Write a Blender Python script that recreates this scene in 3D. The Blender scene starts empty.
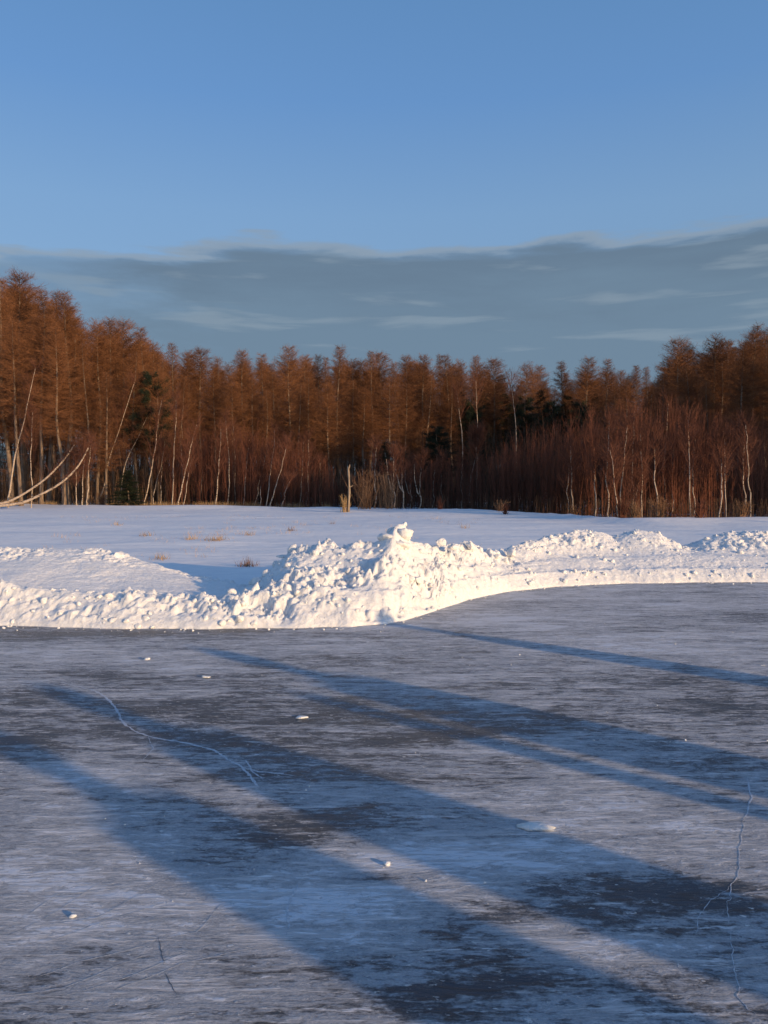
import bpy, bmesh, math, random
import numpy as np
from mathutils import Vector, Matrix

rng = np.random.default_rng(11)
random.seed(11)
scene = bpy.context.scene
COL = scene.collection
R = math.radians

# ------------------------------------------------------------------ camera numbers
F, CX, HY, EYE = 770.0, 384.0, 485.0, 1.6

SUN_EL = R(8.6)
SUN_DIR = np.array([0.76, -0.65]); SUN_DIR = SUN_DIR / np.linalg.norm(SUN_DIR)   # towards the sun, seen from above


def at(px, py, z=0.0):
    """ground point seen at a pixel, on a level z"""
    y = (EYE - z) * F / (py - HY)
    return np.array([(px - CX) / F * y, y, z])


def at_depth(px, py, y):
    return np.array([(px - CX) / F * y, y, EYE + (HY - py) / F * y])


# ------------------------------------------------------------------ noise
_tab = rng.random(4096)


def _h(ix, iy, s):
    return _tab[(ix * 73 + iy * 1571 + s * 397 + (ix * iy) % 911) % 4096]


def vnoise(x, y, s=0):
    ix = np.floor(x).astype(int); iy = np.floor(y).astype(int)
    fx = x - ix; fy = y - iy
    fx = fx * fx * fx * (fx * (fx * 6 - 15) + 10); fy = fy * fy * fy * (fy * (fy * 6 - 15) + 10)
    a = _h(ix, iy, s); b = _h(ix + 1, iy, s); c = _h(ix, iy + 1, s); d = _h(ix + 1, iy + 1, s)
    return (a + (b - a) * fx) * (1 - fy) + (c + (d - c) * fx) * fy


def fbm(x, y, oct=5, s=0, gain=0.5):
    t = 0; a = 1; n = 0
    for k in range(oct):
        t = t + a * (vnoise(x * 2 ** k + 17.3 * k, y * 2 ** k - 9.1 * k, s + k) - 0.5); n += a; a *= gain
    return 2 * t / n


def bumps(x, y, cell, s=0):
    """lumps standing side by side: rounded domes, one per jittered cell"""
    ix = np.floor(x / cell).astype(int); iy = np.floor(y / cell).astype(int)
    out = np.zeros_like(x)
    for dx in (-1, 0, 1):
        for dy in (-1, 0, 1):
            jx = ix + dx; jy = iy + dy
            cx = (jx + _h(jx, jy, s + 1)) * cell; cy = (jy + _h(jx, jy, s + 2)) * cell
            r = cell * (0.45 + 0.65 * _h(jx, jy, s + 3)); hh = _h(jx, jy, s + 4)
            d2 = ((x - cx) ** 2 + (y - cy) ** 2) / (r * r)
            out = np.maximum(out, hh * np.sqrt(np.clip(1 - d2, 0, 1)))
    return out


def blocks(x, y, cell, s=0):
    """broken slabs: every jittered cell keeps its own level and tilt, with a crease between neighbours"""
    x = x + cell * .35 * fbm(x / cell * 1.3, y / cell * 1.3, 2, s + 60); y = y + cell * .35 * fbm(x / cell * 1.3 + 7, y / cell * 1.3, 2, s + 61)
    ix = np.floor(x / cell).astype(int); iy = np.floor(y / cell).astype(int)
    f1 = np.full(x.shape, 9.0); f2 = f1.copy(); out = np.zeros_like(x)
    for dx in (-1, 0, 1):
        for dy in (-1, 0, 1):
            jx = ix + dx; jy = iy + dy
            ex = x / cell - jx - _h(jx, jy, s + 1); ey = y / cell - jy - _h(jx, jy, s + 2)
            d = np.sqrt(ex * ex + ey * ey)
            h = (_h(jx, jy, s + 3) - .5) * 1.1 + (_h(jx, jy, s + 4) - .5) * 1.15 * ex + (_h(jx, jy, s + 5) - .5) * 1.15 * ey
            near = d < f1
            f2 = np.where(near, f1, np.minimum(f2, d)); out = np.where(near, h, out); f1 = np.where(near, d, f1)
    e = np.clip((f2 - f1) / .13, 0, 1)
    return out * (e * (2 - e)) - .12 * (1 - e)


def sstep(a, b, x):
    t = np.clip((x - a) / (b - a), 0, 1)
    return t * t * (3 - 2 * t)


# ------------------------------------------------------------------ mesh building
class MB:
    def __init__(self):
        self.v = []; self.n = 0; self.q = []; self.t = []

    def add(self, v, quads=None, tris=None):
        v = np.asarray(v, float).reshape(-1, 3)
        if quads is not None and len(quads): self.q.append(np.asarray(quads, int).reshape(-1, 4) + self.n)
        if tris is not None and len(tris): self.t.append(np.asarray(tris, int).reshape(-1, 3) + self.n)
        self.v.append(v); self.n += len(v)

    def tube(self, pts, rad, sides=4, cap=True):
        pts = np.asarray(pts, float); k = len(pts); rad = np.broadcast_to(np.asarray(rad, float), (k,))
        tan = np.gradient(pts, axis=0); tan /= np.linalg.norm(tan, axis=1)[:, None] + 1e-9
        ref = np.array([1.0, 0, 0]) if abs(tan[0][0]) < 0.8 else np.array([0, 1.0, 0])
        u = np.cross(tan, ref); u /= np.linalg.norm(u, axis=1)[:, None] + 1e-9
        w = np.cross(tan, u)
        a = np.arange(sides) / sides * 2 * math.pi
        ring = pts[:, None] + rad[:, None, None] * (np.cos(a)[None, :, None] * u[:, None] + np.sin(a)[None, :, None] * w[:, None])
        i = np.arange(k - 1)[:, None] * sides; j = np.arange(sides)[None]; j2 = (j + 1) % sides
        q = np.stack([i + j, i + j2, i + sides + j2, i + sides + j], -1).reshape(-1, 4)
        v = ring.reshape(-1, 3)
        t = []
        if cap:
            v = np.vstack([v, pts[-1:] + tan[-1:] * rad[-1] * .3]); c = k * sides
            t = [((k - 1) * sides + m, (k - 1) * sides + (m + 1) % sides, c) for m in range(sides)]
        self.add(v, q, t)

    def twigs(self, start, d, length, width):
        """thin tapering sprigs: two crossed slivers each"""
        start = np.asarray(start); n = len(start)
        if n == 0: return
        d = d / (np.linalg.norm(d, axis=1)[:, None] + 1e-9)
        rnd = rng.normal(size=(n, 3)); u = np.cross(d, rnd); u /= np.linalg.norm(u, axis=1)[:, None] + 1e-9
        tip = start + d * length[:, None]
        hw = (width * .5)[:, None]
        v = np.stack([start - u * hw, start + u * hw, tip], 1).reshape(-1, 3)
        self.add(v, None, np.arange(3 * n).reshape(-1, 3))

    def mesh(self, name):
        me = bpy.data.meshes.new(name)
        v = np.vstack(self.v)
        q = np.vstack(self.q) if self.q else np.zeros((0, 4), int)
        t = np.vstack(self.t) if self.t else np.zeros((0, 3), int)
        me.vertices.add(len(v)); me.vertices.foreach_set('co', v.astype(np.float32).ravel())
        loops = np.concatenate([q.ravel(), t.ravel()]).astype(np.int32)
        me.loops.add(len(loops)); me.loops.foreach_set('vertex_index', loops)
        starts = np.concatenate([np.arange(len(q)) * 4, len(q) * 4 + np.arange(len(t)) * 3]).astype(np.int32)
        me.polygons.add(len(starts)); me.polygons.foreach_set('loop_start', starts)
        me.update(calc_edges=True); me.validate()
        return me

    def build(self, name, m, parent=None, smooth=True):
        me = self.mesh(name)
        me.materials.append(m)
        if smooth: me.polygons.foreach_set('use_smooth', np.ones(len(me.polygons), bool))
        return link(name, me, parent)


def link(name, data, parent=None):
    o = bpy.data.objects.new(name, data); COL.objects.link(o)
    if parent is not None: o.parent = parent
    return o


def tag(o, label=None, cat=None, group=None, kind=None):
    if label: o['label'] = label
    if cat: o['category'] = cat
    if group: o['group'] = group
    if kind: o['kind'] = kind
    return o


def thing(name, loc, label, cat, group=None, rz=0.0):
    o = link(name, None); o.location = tuple(float(c) for c in loc); o.rotation_euler = (0, 0, rz)
    return tag(o, label, cat, group)


def dup(root, name=None):
    c = root.copy(); COL.objects.link(c)
    if name: c.name = name
    for ch in list(root.children):
        d = ch.copy(); COL.objects.link(d); d.parent = c
    return c


def gridmesh(X, Y, Z):
    """one sheet from 2-D arrays"""
    ny, nx = X.shape
    b = MB()
    i = np.arange(ny - 1)[:, None] * nx + np.arange(nx - 1)[None]
    b.add(np.stack([X, Y, Z], -1).reshape(-1, 3), np.stack([i, i + 1, i + nx + 1, i + nx], -1).reshape(-1, 4))
    return b


# ------------------------------------------------------------------ materials
def newmat(name):
    m = bpy.data.materials.new(name); m.use_nodes = True
    nt = m.node_tree; nt.nodes.clear()
    out = nt.nodes.new('ShaderNodeOutputMaterial'); p = nt.nodes.new('ShaderNodeBsdfPrincipled')
    nt.links.new(p.outputs[0], out.inputs[0])
    return m, nt, p


def N(nt, kind, **kw):
    n = nt.nodes.new(kind)
    for k, v in kw.items():
        if hasattr(n, k) and not isinstance(v, dict): setattr(n, k, v)
    return n


def math_(nt, op, a, b=None, c=None, clamp=False):
    n = nt.nodes.new('ShaderNodeMath'); n.operation = op; n.use_clamp = clamp
    for i, x in enumerate((a, b, c)):
        if x is None: continue
        if isinstance(x, (int, float)): n.inputs[i].default_value = x
        else: nt.links.new(x, n.inputs[i])
    return n.outputs[0]


def smooth_(nt, x, a, b):
    n = nt.nodes.new('ShaderNodeMapRange'); n.interpolation_type = 'SMOOTHSTEP'
    nt.links.new(x, n.inputs[0]); n.inputs[1].default_value = a; n.inputs[2].default_value = b
    return n.outputs[0]


def noise_(nt, vec, scale, detail=4, rough=.55, dist=0.0):
    n = nt.nodes.new('ShaderNodeTexNoise'); n.inputs['Scale'].default_value = scale
    n.inputs['Detail'].default_value = detail; n.inputs['Roughness'].default_value = rough; n.inputs['Distortion'].default_value = dist
    if vec is not None: nt.links.new(vec, n.inputs['Vector'])
    return n.outputs[0]


def mapping_(nt, vec, scale=(1, 1, 1), rot=(0, 0, 0), loc=(0, 0, 0)):
    n = nt.nodes.new('ShaderNodeMapping'); nt.links.new(vec, n.inputs[0])
    n.inputs['Scale'].default_value = scale; n.inputs['Rotation'].default_value = rot; n.inputs['Location'].default_value = loc
    return n.outputs[0]


def mix_(nt, f, a, b):
    n = nt.nodes.new('ShaderNodeMix'); n.data_type = 'RGBA'
    if isinstance(f, (int, float)): n.inputs[0].default_value = f
    else: nt.links.new(f, n.inputs[0])
    for i, x in ((6, a), (7, b)):
        if isinstance(x, tuple): n.inputs[i].default_value = (*x, 1)
        else: nt.links.new(x, n.inputs[i])
    return n.outputs[2]


def bump_(nt, h, strength, dist, normal=None):
    n = nt.nodes.new('ShaderNodeBump'); n.inputs['Strength'].default_value = strength; n.inputs['Distance'].default_value = dist
    nt.links.new(h, n.inputs['Height'])
    if normal is not None: nt.links.new(normal, n.inputs['Normal'])
    return n.outputs[0]


def geo_pos(nt):
    return nt.nodes.new('ShaderNodeNewGeometry').outputs['Position']


def twig_mat(name, c1, c2, scale=1.3):
    """bark of fine twigs: varies from tree to tree and along the twig"""
    m, nt, p = newmat(name)
    info = nt.nodes.new('ShaderNodeObjectInfo')
    f = noise_(nt, geo_pos(nt), scale, 2)
    f = math_(nt, 'ADD', smooth_(nt, f, .3, .7), math_(nt, 'MULTIPLY', math_(nt, 'SUBTRACT', info.outputs['Random'], .5), 0.9), clamp=True)
    nt.links.new(mix_(nt, f, c1, c2), p.inputs['Base Color'])
    p.inputs['Roughness'].default_value = .85; p.inputs['Specular IOR Level'].default_value = .1
    return m


def bark_mat(name, c1, c2, marks=None):
    m, nt, p = newmat(name)
    g = geo_pos(nt)
    f = noise_(nt, mapping_(nt, g, (6, 6, 1.2)), 2.0, 4)
    c = mix_(nt, smooth_(nt, f, .35, .65), c1, c2)
    if marks:
        k = noise_(nt, mapping_(nt, g, (3, 3, 16)), 1.0, 3)
        c = mix_(nt, smooth_(nt, k, .56, .64), c, marks)
    nt.links.new(c, p.inputs['Base Color'])
    p.inputs['Roughness'].default_value = .85; p.inputs['Specular IOR Level'].default_value = .15
    nt.links.new(bump_(nt, f, .4, .02), p.inputs['Normal'])
    return m


def plain_mat(name, col, rough=.8):
    m, nt, p = newmat(name)
    f = noise_(nt, geo_pos(nt), 9, 3)
    nt.links.new(mix_(nt, smooth_(nt, f, .3, .7), tuple(c * .8 for c in col), col), p.inputs['Base Color'])
    p.inputs['Roughness'].default_value = rough
    return m


def snow_mat(name, coarse=14.0, bs=.35, grain=140.0, c1=(.80, .81, .83), c2=(.90, .89, .87), big=None, sss=0):
    m, nt, p = newmat(name)
    g = geo_pos(nt)
    f = noise_(nt, g, coarse, 6, .62)
    h = f
    if big:
        w = noise_(nt, mapping_(nt, g, (.5, 1.6, 1), (0, 0, R(12))), big, 6, .6, .3)
        h = math_(nt, 'ADD', f, math_(nt, 'MULTIPLY', w, 5.0))
    fine = noise_(nt, g, grain, 2)
    nrm = bump_(nt, h, bs, .05)
    nrm = bump_(nt, fine, .25, .006, nrm)
    nt.links.new(nrm, p.inputs['Normal'])
    nt.links.new(mix_(nt, smooth_(nt, f, .35, .65), c1, c2), p.inputs['Base Color'])
    p.inputs['Roughness'].default_value = .7; p.inputs['Specular IOR Level'].default_value = .25
    if sss:
        p.inputs['Subsurface Weight'].default_value = sss; p.inputs['Subsurface Radius'].default_value = (1.0, .95, .88); p.inputs['Subsurface Scale'].default_value = .025
    return m


M = {}
M['snow'] = snow_mat('packed snow', 18, .5, 140.0, (.70, .685, .66), (.79, .775, .75), sss=.8)
M['chunk'] = snow_mat('broken snow', 24, .55, 140.0, (.70, .685, .66), (.79, .775, .75), sss=.6)
M['drift'] = snow_mat('thin blown snow', 30, .4, 120, (.42, .42, .44), (.66, .66, .67))
M['field'] = snow_mat('drifted snow', 3.0, .30, 60.0, (.77, .765, .76), (.84, .83, .81), big=.55)
M['larch_twig'] = twig_mat('larch twigs', (.116, .051, .024), (.198, .088, .041))
M['larch_bark'] = bark_mat('larch bark', (.11, .075, .052), (.22, .16, .115))
M['birch_twig'] = twig_mat('birch twigs', (.085, .036, .024), (.140, .058, .036))
M['birch_bark'] = bark_mat('birch bark', (.33, .25, .185), (.48, .38, .29), (.09, .065, .045))
M['red_twig'] = twig_mat('red brown saplings', (.088, .034, .022), (.145, .056, .034), .5)
M['dark_twig'] = twig_mat('shrub twigs', (.055, .034, .022), (.10, .06, .038), .5)
M['brush'] = twig_mat('dry brush', (.16, .085, .045), (.28, .16, .09))
M['straw'] = twig_mat('dry straw', (.30, .19, .09), (.45, .30, .15), 4)
M['needles'] = twig_mat('evergreen needles', (.016, .022, .014), (.034, .040, .022))
M['deadwood'] = bark_mat('weathered wood', (.20, .145, .10), (.34, .26, .18))

m, nt, p = newmat('forest shade and old snow'); g = geo_pos(nt)
nt.links.new(mix_(nt, smooth_(nt, noise_(nt, g, 1.4, 5, .6), .62, .74), (.075, .05, .034), (.45, .45, .46)), p.inputs['Base Color']); p.inputs['Roughness'].default_value = .9  # shade inside the forest put into a dark brown floor colour
M['shade_floor'] = m

# ice: black ice under wind-combed dry snow
m, nt, p = newmat('wind swept ice')
g = geo_pos(nt)
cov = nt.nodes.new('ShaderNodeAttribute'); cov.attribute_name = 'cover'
wv = nt.nodes.new('ShaderNodeTexNoise'); nt.links.new(g, wv.inputs['Vector']); wv.inputs['Scale'].default_value = 1.1; wv.inputs['Detail'].default_value = 3
wva = nt.nodes.new('ShaderNodeVectorMath'); wva.operation = 'MULTIPLY_ADD'; nt.links.new(wv.outputs['Color'], wva.inputs[0]); wva.inputs[1].default_value = (.3, .06, 0); nt.links.new(g, wva.inputs[2])
gw = wva.outputs[0]
s1 = noise_(nt, mapping_(nt, gw, (1.1, 4.2, 1), (0, 0, R(4)), (3, 7, 0)), 1.0, 10, .66, .5)
s2 = noise_(nt, mapping_(nt, gw, (4.6, 16.0, 1), (0, 0, R(-3)), (1, 2, 0)), 1.0, 8, .70, .5)
s3 = noise_(nt, mapping_(nt, g, (.4, .9, 1), (0, 0, R(14))), 1.0, 3, .5)
fine = noise_(nt, mapping_(nt, gw, (16, 44, 1), (0, 0, R(5))), 1.0, 5, .75, .3)
grain = noise_(nt, g, 95, 3, .6)


def amp(x, k):
    return math_(nt, 'MULTIPLY', math_(nt, 'SUBTRACT', x, .5), k)


sm = math_(nt, 'ADD', amp(s1, .95), amp(s2, 1.0))
sm = math_(nt, 'ADD', sm, amp(s3, .55))
sm = math_(nt, 'ADD', sm, amp(fine, .85))
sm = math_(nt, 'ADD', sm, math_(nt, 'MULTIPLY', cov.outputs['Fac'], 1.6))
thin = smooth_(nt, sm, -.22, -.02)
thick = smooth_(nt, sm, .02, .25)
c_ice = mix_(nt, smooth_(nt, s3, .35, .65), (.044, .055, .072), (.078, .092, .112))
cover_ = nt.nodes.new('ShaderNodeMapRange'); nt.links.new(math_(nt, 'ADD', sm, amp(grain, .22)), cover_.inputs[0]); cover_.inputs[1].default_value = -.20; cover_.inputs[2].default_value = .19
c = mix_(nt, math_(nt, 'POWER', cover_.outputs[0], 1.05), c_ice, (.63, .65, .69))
stk = smooth_(nt, noise_(nt, mapping_(nt, gw, (2.1, 21.0, 1), (0, 0, R(3)), (11, 5, 0)), 1.0, 8, .72, .4), .51, .61)
c = mix_(nt, math_(nt, 'MULTIPLY', math_(nt, 'MULTIPLY', stk, smooth_(nt, sm, -.20, .06)), .8), c, (.82, .82, .84))
sp = smooth_(nt, noise_(nt, mapping_(nt, g, (20, 38, 1)), 1.0, 3, .6), .63, .69)   # frost specks
c = mix_(nt, math_(nt, 'MULTIPLY', sp, .7), c, (.85, .85, .85))
nt.links.new(c, p.inputs['Base Color'])
rr = nt.nodes.new('ShaderNodeMapRange'); nt.links.new(thin, rr.inputs[0]); rr.inputs[3].default_value = .38; rr.inputs[4].default_value = .8
nt.links.new(rr.outputs[0], p.inputs['Roughness'])
p.inputs['Specular IOR Level'].default_value = .3
hgt = math_(nt, 'ADD', math_(nt, 'MULTIPLY', thick, 1.0), math_(nt, 'MULTIPLY', thin, .5))
hgt = math_(nt, 'ADD', hgt, math_(nt, 'MULTIPLY', s2, .9))
hgt = math_(nt, 'ADD', hgt, math_(nt, 'MULTIPLY', sp, .9))
nrm = bump_(nt, math_(nt, 'ADD', math_(nt, 'ADD', hgt, fine), stk), .75, .014)
nrm = bump_(nt, grain, .25, .004, nrm)
nt.links.new(nrm, p.inputs['Normal'])
M['ice'] = m

# ------------------------------------------------------------------ ice sheet
# front edge of the ploughed bank, read as ground points
edge_px = [(-260, 626), (0, 627), (60, 628), (130, 630), (200, 630), (280, 629), (350, 628), (385, 625), (405, 621), (430, 613), (470, 600), (510, 592),
           (560, 587), (620, 584), (700, 583), (768, 582.5), (1100, 581)]
EX, EY = zip(*[at(a, b)[:2] for a, b in edge_px])


def front(X):
    return np.interp(X, EX, EY)


patches = [  # pixel centre, pixel radii, more (+) or less (-) snow lying on the ice; one stands in for a shadow band
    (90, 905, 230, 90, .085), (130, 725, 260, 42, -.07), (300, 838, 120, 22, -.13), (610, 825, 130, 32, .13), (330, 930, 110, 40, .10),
    (470, 1000, 130, 28, -.10), (640, 905, 130, 28, -.10), (520, 700, 160, 24, -.04), (70, 655, 120, 9, .07), (180, 668, 60, 7, .10),  # third patch here paints a cast shadow band darker
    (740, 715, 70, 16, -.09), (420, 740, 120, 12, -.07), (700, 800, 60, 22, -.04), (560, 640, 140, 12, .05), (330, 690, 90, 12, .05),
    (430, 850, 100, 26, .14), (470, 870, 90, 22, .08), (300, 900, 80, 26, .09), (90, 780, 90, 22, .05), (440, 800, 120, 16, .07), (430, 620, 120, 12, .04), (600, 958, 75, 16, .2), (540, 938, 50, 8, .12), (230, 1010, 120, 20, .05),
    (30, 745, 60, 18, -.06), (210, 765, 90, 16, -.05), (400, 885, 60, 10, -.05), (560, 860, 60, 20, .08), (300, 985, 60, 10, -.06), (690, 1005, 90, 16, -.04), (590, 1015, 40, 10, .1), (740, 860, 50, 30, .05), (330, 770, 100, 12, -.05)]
gx = np.concatenate([[-400, -150, -60, -30, -16], np.arange(-11, 13.01, .10), [18, 30, 60, 150, 400]])
gy = np.concatenate([[-400, -150, -60, -30, -12, -5, -1], np.arange(0, 15.01, .08), [20, 40, 100, 400]])
X, Y = np.meshgrid(gx, gy)
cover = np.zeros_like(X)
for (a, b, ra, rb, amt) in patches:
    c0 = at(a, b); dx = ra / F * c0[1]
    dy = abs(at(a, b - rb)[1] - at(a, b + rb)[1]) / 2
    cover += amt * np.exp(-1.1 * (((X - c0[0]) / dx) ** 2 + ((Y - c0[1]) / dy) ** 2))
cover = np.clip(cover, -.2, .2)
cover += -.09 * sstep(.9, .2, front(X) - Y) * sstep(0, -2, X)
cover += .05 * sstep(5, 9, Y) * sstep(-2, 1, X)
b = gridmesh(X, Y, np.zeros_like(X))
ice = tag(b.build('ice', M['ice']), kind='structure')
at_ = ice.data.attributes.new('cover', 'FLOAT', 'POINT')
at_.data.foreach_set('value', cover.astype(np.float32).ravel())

# ------------------------------------------------------------------ snow field beyond the bank, out to the horizon
shore_px = [(-500, 503.5), (0, 504), (130, 506.5), (260, 507.5), (350, 509), (450, 510.5), (520, 513), (570, 516), (620, 519), (700, 518), (768, 517), (1000, 516), (1500, 512)]
SH = np.array([at(a, b, .3)[:2] for a, b in shore_px])
SH = SH[np.argsort(SH[:, 0])]


def shore(X):
    return np.interp(X, SH[:, 0], SH[:, 1])


def field_z(X, Y):
    far = sstep(12, 26, Y)
    z = .10 + .17 * far + .06 * fbm(X * .12, Y * .2, 3, 50) + .05 * fbm(X * .4, Y * .8, 3, 60)
    e = Y - shore(X)
    z = z + .16 * np.exp(-((e + 2.2) / 1.7) ** 2) - .05 * sstep(-2, .5, e) + .25 * sstep(2, 40, e)
    return z


fx = np.concatenate([[-500, -250, -120, -80], np.arange(-60, 60.1, .5), [80, 120, 250, 500]])
fv = np.concatenate([[.9, 1.5, 2, 2.5], np.arange(3, 60, .45), [65, 75, 90, 130, 250, 500]])
X, V = np.meshgrid(fx, fv)
Y = front(X) + V
Zf = field_z(X, Y)
tag(gridmesh(X, Y, Zf).build('snow_field', M['field']), kind='structure')
fx = np.concatenate([[-300, -120, -80], np.arange(-60, 60.1, .6), [80, 120, 300]]); fv = np.concatenate([np.arange(1.2, 30, .8), np.arange(31, 60, 3), [65, 75, 90, 130, 250, 400]])
X, V = np.meshgrid(fx, fv)
Y = shore(X) + V + 1.2 * fbm(X * .5, V * 0, 4, 88) * (V < 3)
tag(gridmesh(X, Y, field_z(X, Y) + .006 + .04 * fbm(X * 1.1, Y * 1.1, 3, 91)).build('forest_floor', M['shade_floor']), kind='structure')  # dark sheet standing in for the shade under the trees

# ------------------------------------------------------------------ ploughed snow bank
#  pixel x : (d1,h1) front lip, (dm,hm) hollow or bench, (d2,h2) crest, d3 where it meets the field
rows = [
    (-420, .5, .45, 1.2, .35, 3.2, .60, 4.7), (-150, .5, .40, 1.2, .34, 3.2, .66, 4.7),
    (0, .50, .44, 1.2, .34, 3.2, .60, 4.6), (40, .5, .43, 1.2, .33, 3.2, .62, 4.5), (70, .5, .39, 1.2, .28, 3.1, .60, 4.4), (100, .5, .35, 1.2, .25, 3.0, .56, 4.3),
    (125, .5, .32, 1.2, .22, 2.9, .47, 4.1), (150, .5, .31, 1.2, .22, 2.8, .37, 3.9), (200, .5, .30, 1.1, .19, 2.6, .22, 3.4), (240, .5, .30, 1.0, .19, 1.9, .22, 3.0),
    (262, .5, .30, 1.0, .28, 1.75, .42, 2.9), (282, .5, .33, .95, .38, 1.75, .62, 3.0), (300, .5, .36, .9, .44, 1.8, .75, 3.2), (345, .5, .36, .95, .47, 1.8, .82, 3.3),
    (372, .45, .34, .9, .52, 1.65, .82, 3.2), (384, .43, .33, .88, .55, 1.55, .89, 3.15), (394, .42, .32, .85, .57, 1.5, 1.03, 3.1), (400, .42, .32, .85, .57, 1.5, 1.07, 3.1), (407, .41, .31, .85, .55, 1.48, 1.05, 3.1), (413, .4, .30, .85, .52, 1.45, .82, 3.1), (440, .35, .26, .75, .46, 1.3, .70, 3.0),
    (472, .32, .24, .65, .40, 1.15, .64, 2.8), (491, .3, .22, .7, .34, 1.2, .52, 2.6), (510, .3, .21, .8, .30, 1.4, .50, 2.8), (538, .3, .20, .9, .34, 1.6, .60, 3.0),
    (564, .3, .20, 1.0, .35, 1.8, .71, 3.2), (590, .3, .20, 1.0, .35, 1.9, .76, 3.3), (608, .3, .20, 1.0, .35, 1.9, .72, 3.3), (620, .3, .20, 1.0, .35, 1.9, .63, 3.2), (645, .3, .20, 1.0, .36, 1.9, .75, 3.3),
    (668, .3, .20, 1.0, .36, 1.9, .71, 3.3), (688, .3, .20, 1.0, .36, 1.9, .46, 3.0), (700, .3, .20, 1.0, .36, 1.9, .47, 3.0), (735, .3, .20, 1.0, .36, 1.95, .69, 3.3),
    (768, .3, .20, 1.0, .36, 1.95, .73, 3.3), (840, .3, .24, 1.0, .32, 1.95, .62, 3.3), (950, .3, .20, 1.0, .36, 1.95, .72, 3.3), (1150, .3, .20, 1.0, .36, 1.95, .6, 3.3)]
tabX = []
for r_ in rows:
    px = r_[0]; d2 = r_[5]; Xc = 0.0
    for _ in range(6): Xc = (px - CX) / F * (front(np.array(Xc)) + .75 * d2)
    tabX.append(float(Xc))
tabX = np.array(tabX); tabR = np.array([r_[1:] for r_ in rows])
bx = np.arange(-8.6, 13.0, .019); bd = np.concatenate([np.arange(-.12, 3.2, .019), np.arange(3.2, 5.2, .06)])
X, D = np.meshgrid(bx, bd)
wob = .10 * fbm(X * 1.6, D * 0 + 3, 3, 5)
Yb = front(X) + D + .05 * fbm(X * 3.0, D * 0 + 1, 3, 9) * sstep(.6, 0, np.abs(D)) 
K = [np.interp(X + .07 * fbm(X * 2 + 5, D * 2, 2, 31), tabX, tabR[:, i]) for i in range(7)]
d1, h1, dm, hm, d2, h2, d3 = K
h3 = field_z(X, Yb) - .06
z = np.where(D < d1, h1 * np.clip(D / d1, -.2, 1) ** 1, 0)
z = np.where(D < 0, -.02 + .2 * D, np.where(D < d1, h1 * (np.clip(D, 0, 9) / d1) ** .8, z))
z = np.where((D >= d1) & (D < dm), h1 + (hm - h1) * sstep(0, 1, (D - d1) / (dm - d1)), z)
z = np.where((D >= dm) & (D < d2), hm + (h2 - hm) * (.55 * (D - dm) / (d2 - dm) + .45 * sstep(0, 1, (D - dm) / (d2 - dm))), z)
z = np.where(D >= d2, h2 + (h3 - h2) * sstep(0, 1, (D - d2) / (d3 - d2)), z)
left_smooth = sstep(-1.75, -2.3, X) * sstep(.85, 1.15, D) * (1 - .75 * sstep(2.35, 2.75, D) * sstep(3.7, 3.2, D))     # wind-packed slope between the two left ridges
right_bench = sstep(1.6, 2.6, X) * sstep(1.5, 1.2, D)
rough = (1 - .88 * left_smooth) * (1 - .78 * right_bench) * (1 - .4 * sstep(1.4, 2.4, X)) * sstep(-.02, .14, D) * sstep(0, .5, d3 + .2 - D)
rough *= .30 + 1.15 * sstep(.2, .75, vnoise(X * 1.5 + .4 * D, D * 2.2, 77))
hgt = .055 * blocks(X, Yb, .34, 3) + .055 * blocks(X + .3, Yb, .17, 13) + .05 * blocks(X, Yb + .2, .08, 23) + .03 * fbm(X * 14, Yb * 14, 3, 47)
hgt += .09 * fbm(X * 2.2, Yb * 2.6, 6, 40, .58) + .02 * (bumps(X + .3, Yb, .2, 13) - .3)
shear = .045 * fbm(X * 5 + D * 4.5, D * 1.2, 4, 90) * sstep(.9, .3, D)           # blade scrapes running down the lower face
z = z + rough * (1 - .35 * sstep(-1.5, -2.5, X)) * (hgt * .84 + shear) + .012 * fbm(X * 4, D * 6, 4, 120) * sstep(0, .1, D)
z = np.where(D > 0.02, np.maximum(z, .0 + .02 * sstep(0, .2, D)), z)
bankX, bankY, bankZ = X, Yb, z
bank = gridmesh(X, Yb, z).build('snow_bank', M['snow'])
tag(bank, 'long lumpy bank of ploughed white snow along the far edge of the ice', 'snow bank')


def bank_h(x, y):
    i = int(np.clip(round((x - bx[0]) / .019), 0, len(bx) - 1))
    j = int(np.argmin(np.abs(bankY[:, i] - y)))
    return bankZ[j, i]


# clods
def ico(sub):
    bm = bmesh.new(); bmesh.ops.create_icosphere(bm, subdivisions=sub, radius=1)
    v = np.array([q.co[:] for q in bm.verts]); f = np.array([[q.index for q in t.verts] for t in bm.faces]); bm.free()
    return v, f


IV, IF = ico(3); IV2, IF2 = ico(2)


def clod(V, planes=7, soft=.04, squash=.8, rg=None):
    rg = rg or rng
    u = rg.normal(size=(planes, 3)); u /= np.linalg.norm(u, axis=1)[:, None]
    pp = rg.uniform(.45, .95, planes)
    dt = V @ u.T
    r = np.min(np.where(dt > .05, pp / np.maximum(dt, .05), 9), axis=1)
    r = np.minimum(r, 1.25)
    r = r * (1 - soft) + soft * .9 + .03 * rg.normal(size=len(V))
    out = V * r[:, None]; out[:, 2] *= squash
    return out


def rotm():
    q = rng.normal(size=4); q /= np.linalg.norm(q); w, x, y, z = q
    return np.array([[1 - 2 * (y * y + z * z), 2 * (x * y - z * w), 2 * (x * z + y * w)], [2 * (x * y + z * w), 1 - 2 * (x * x + z * z), 2 * (y * z - x * w)],
                     [2 * (x * z - y * w), 2 * (y * z + x * w), 1 - 2 * (x * x + y * y)]])


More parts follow.
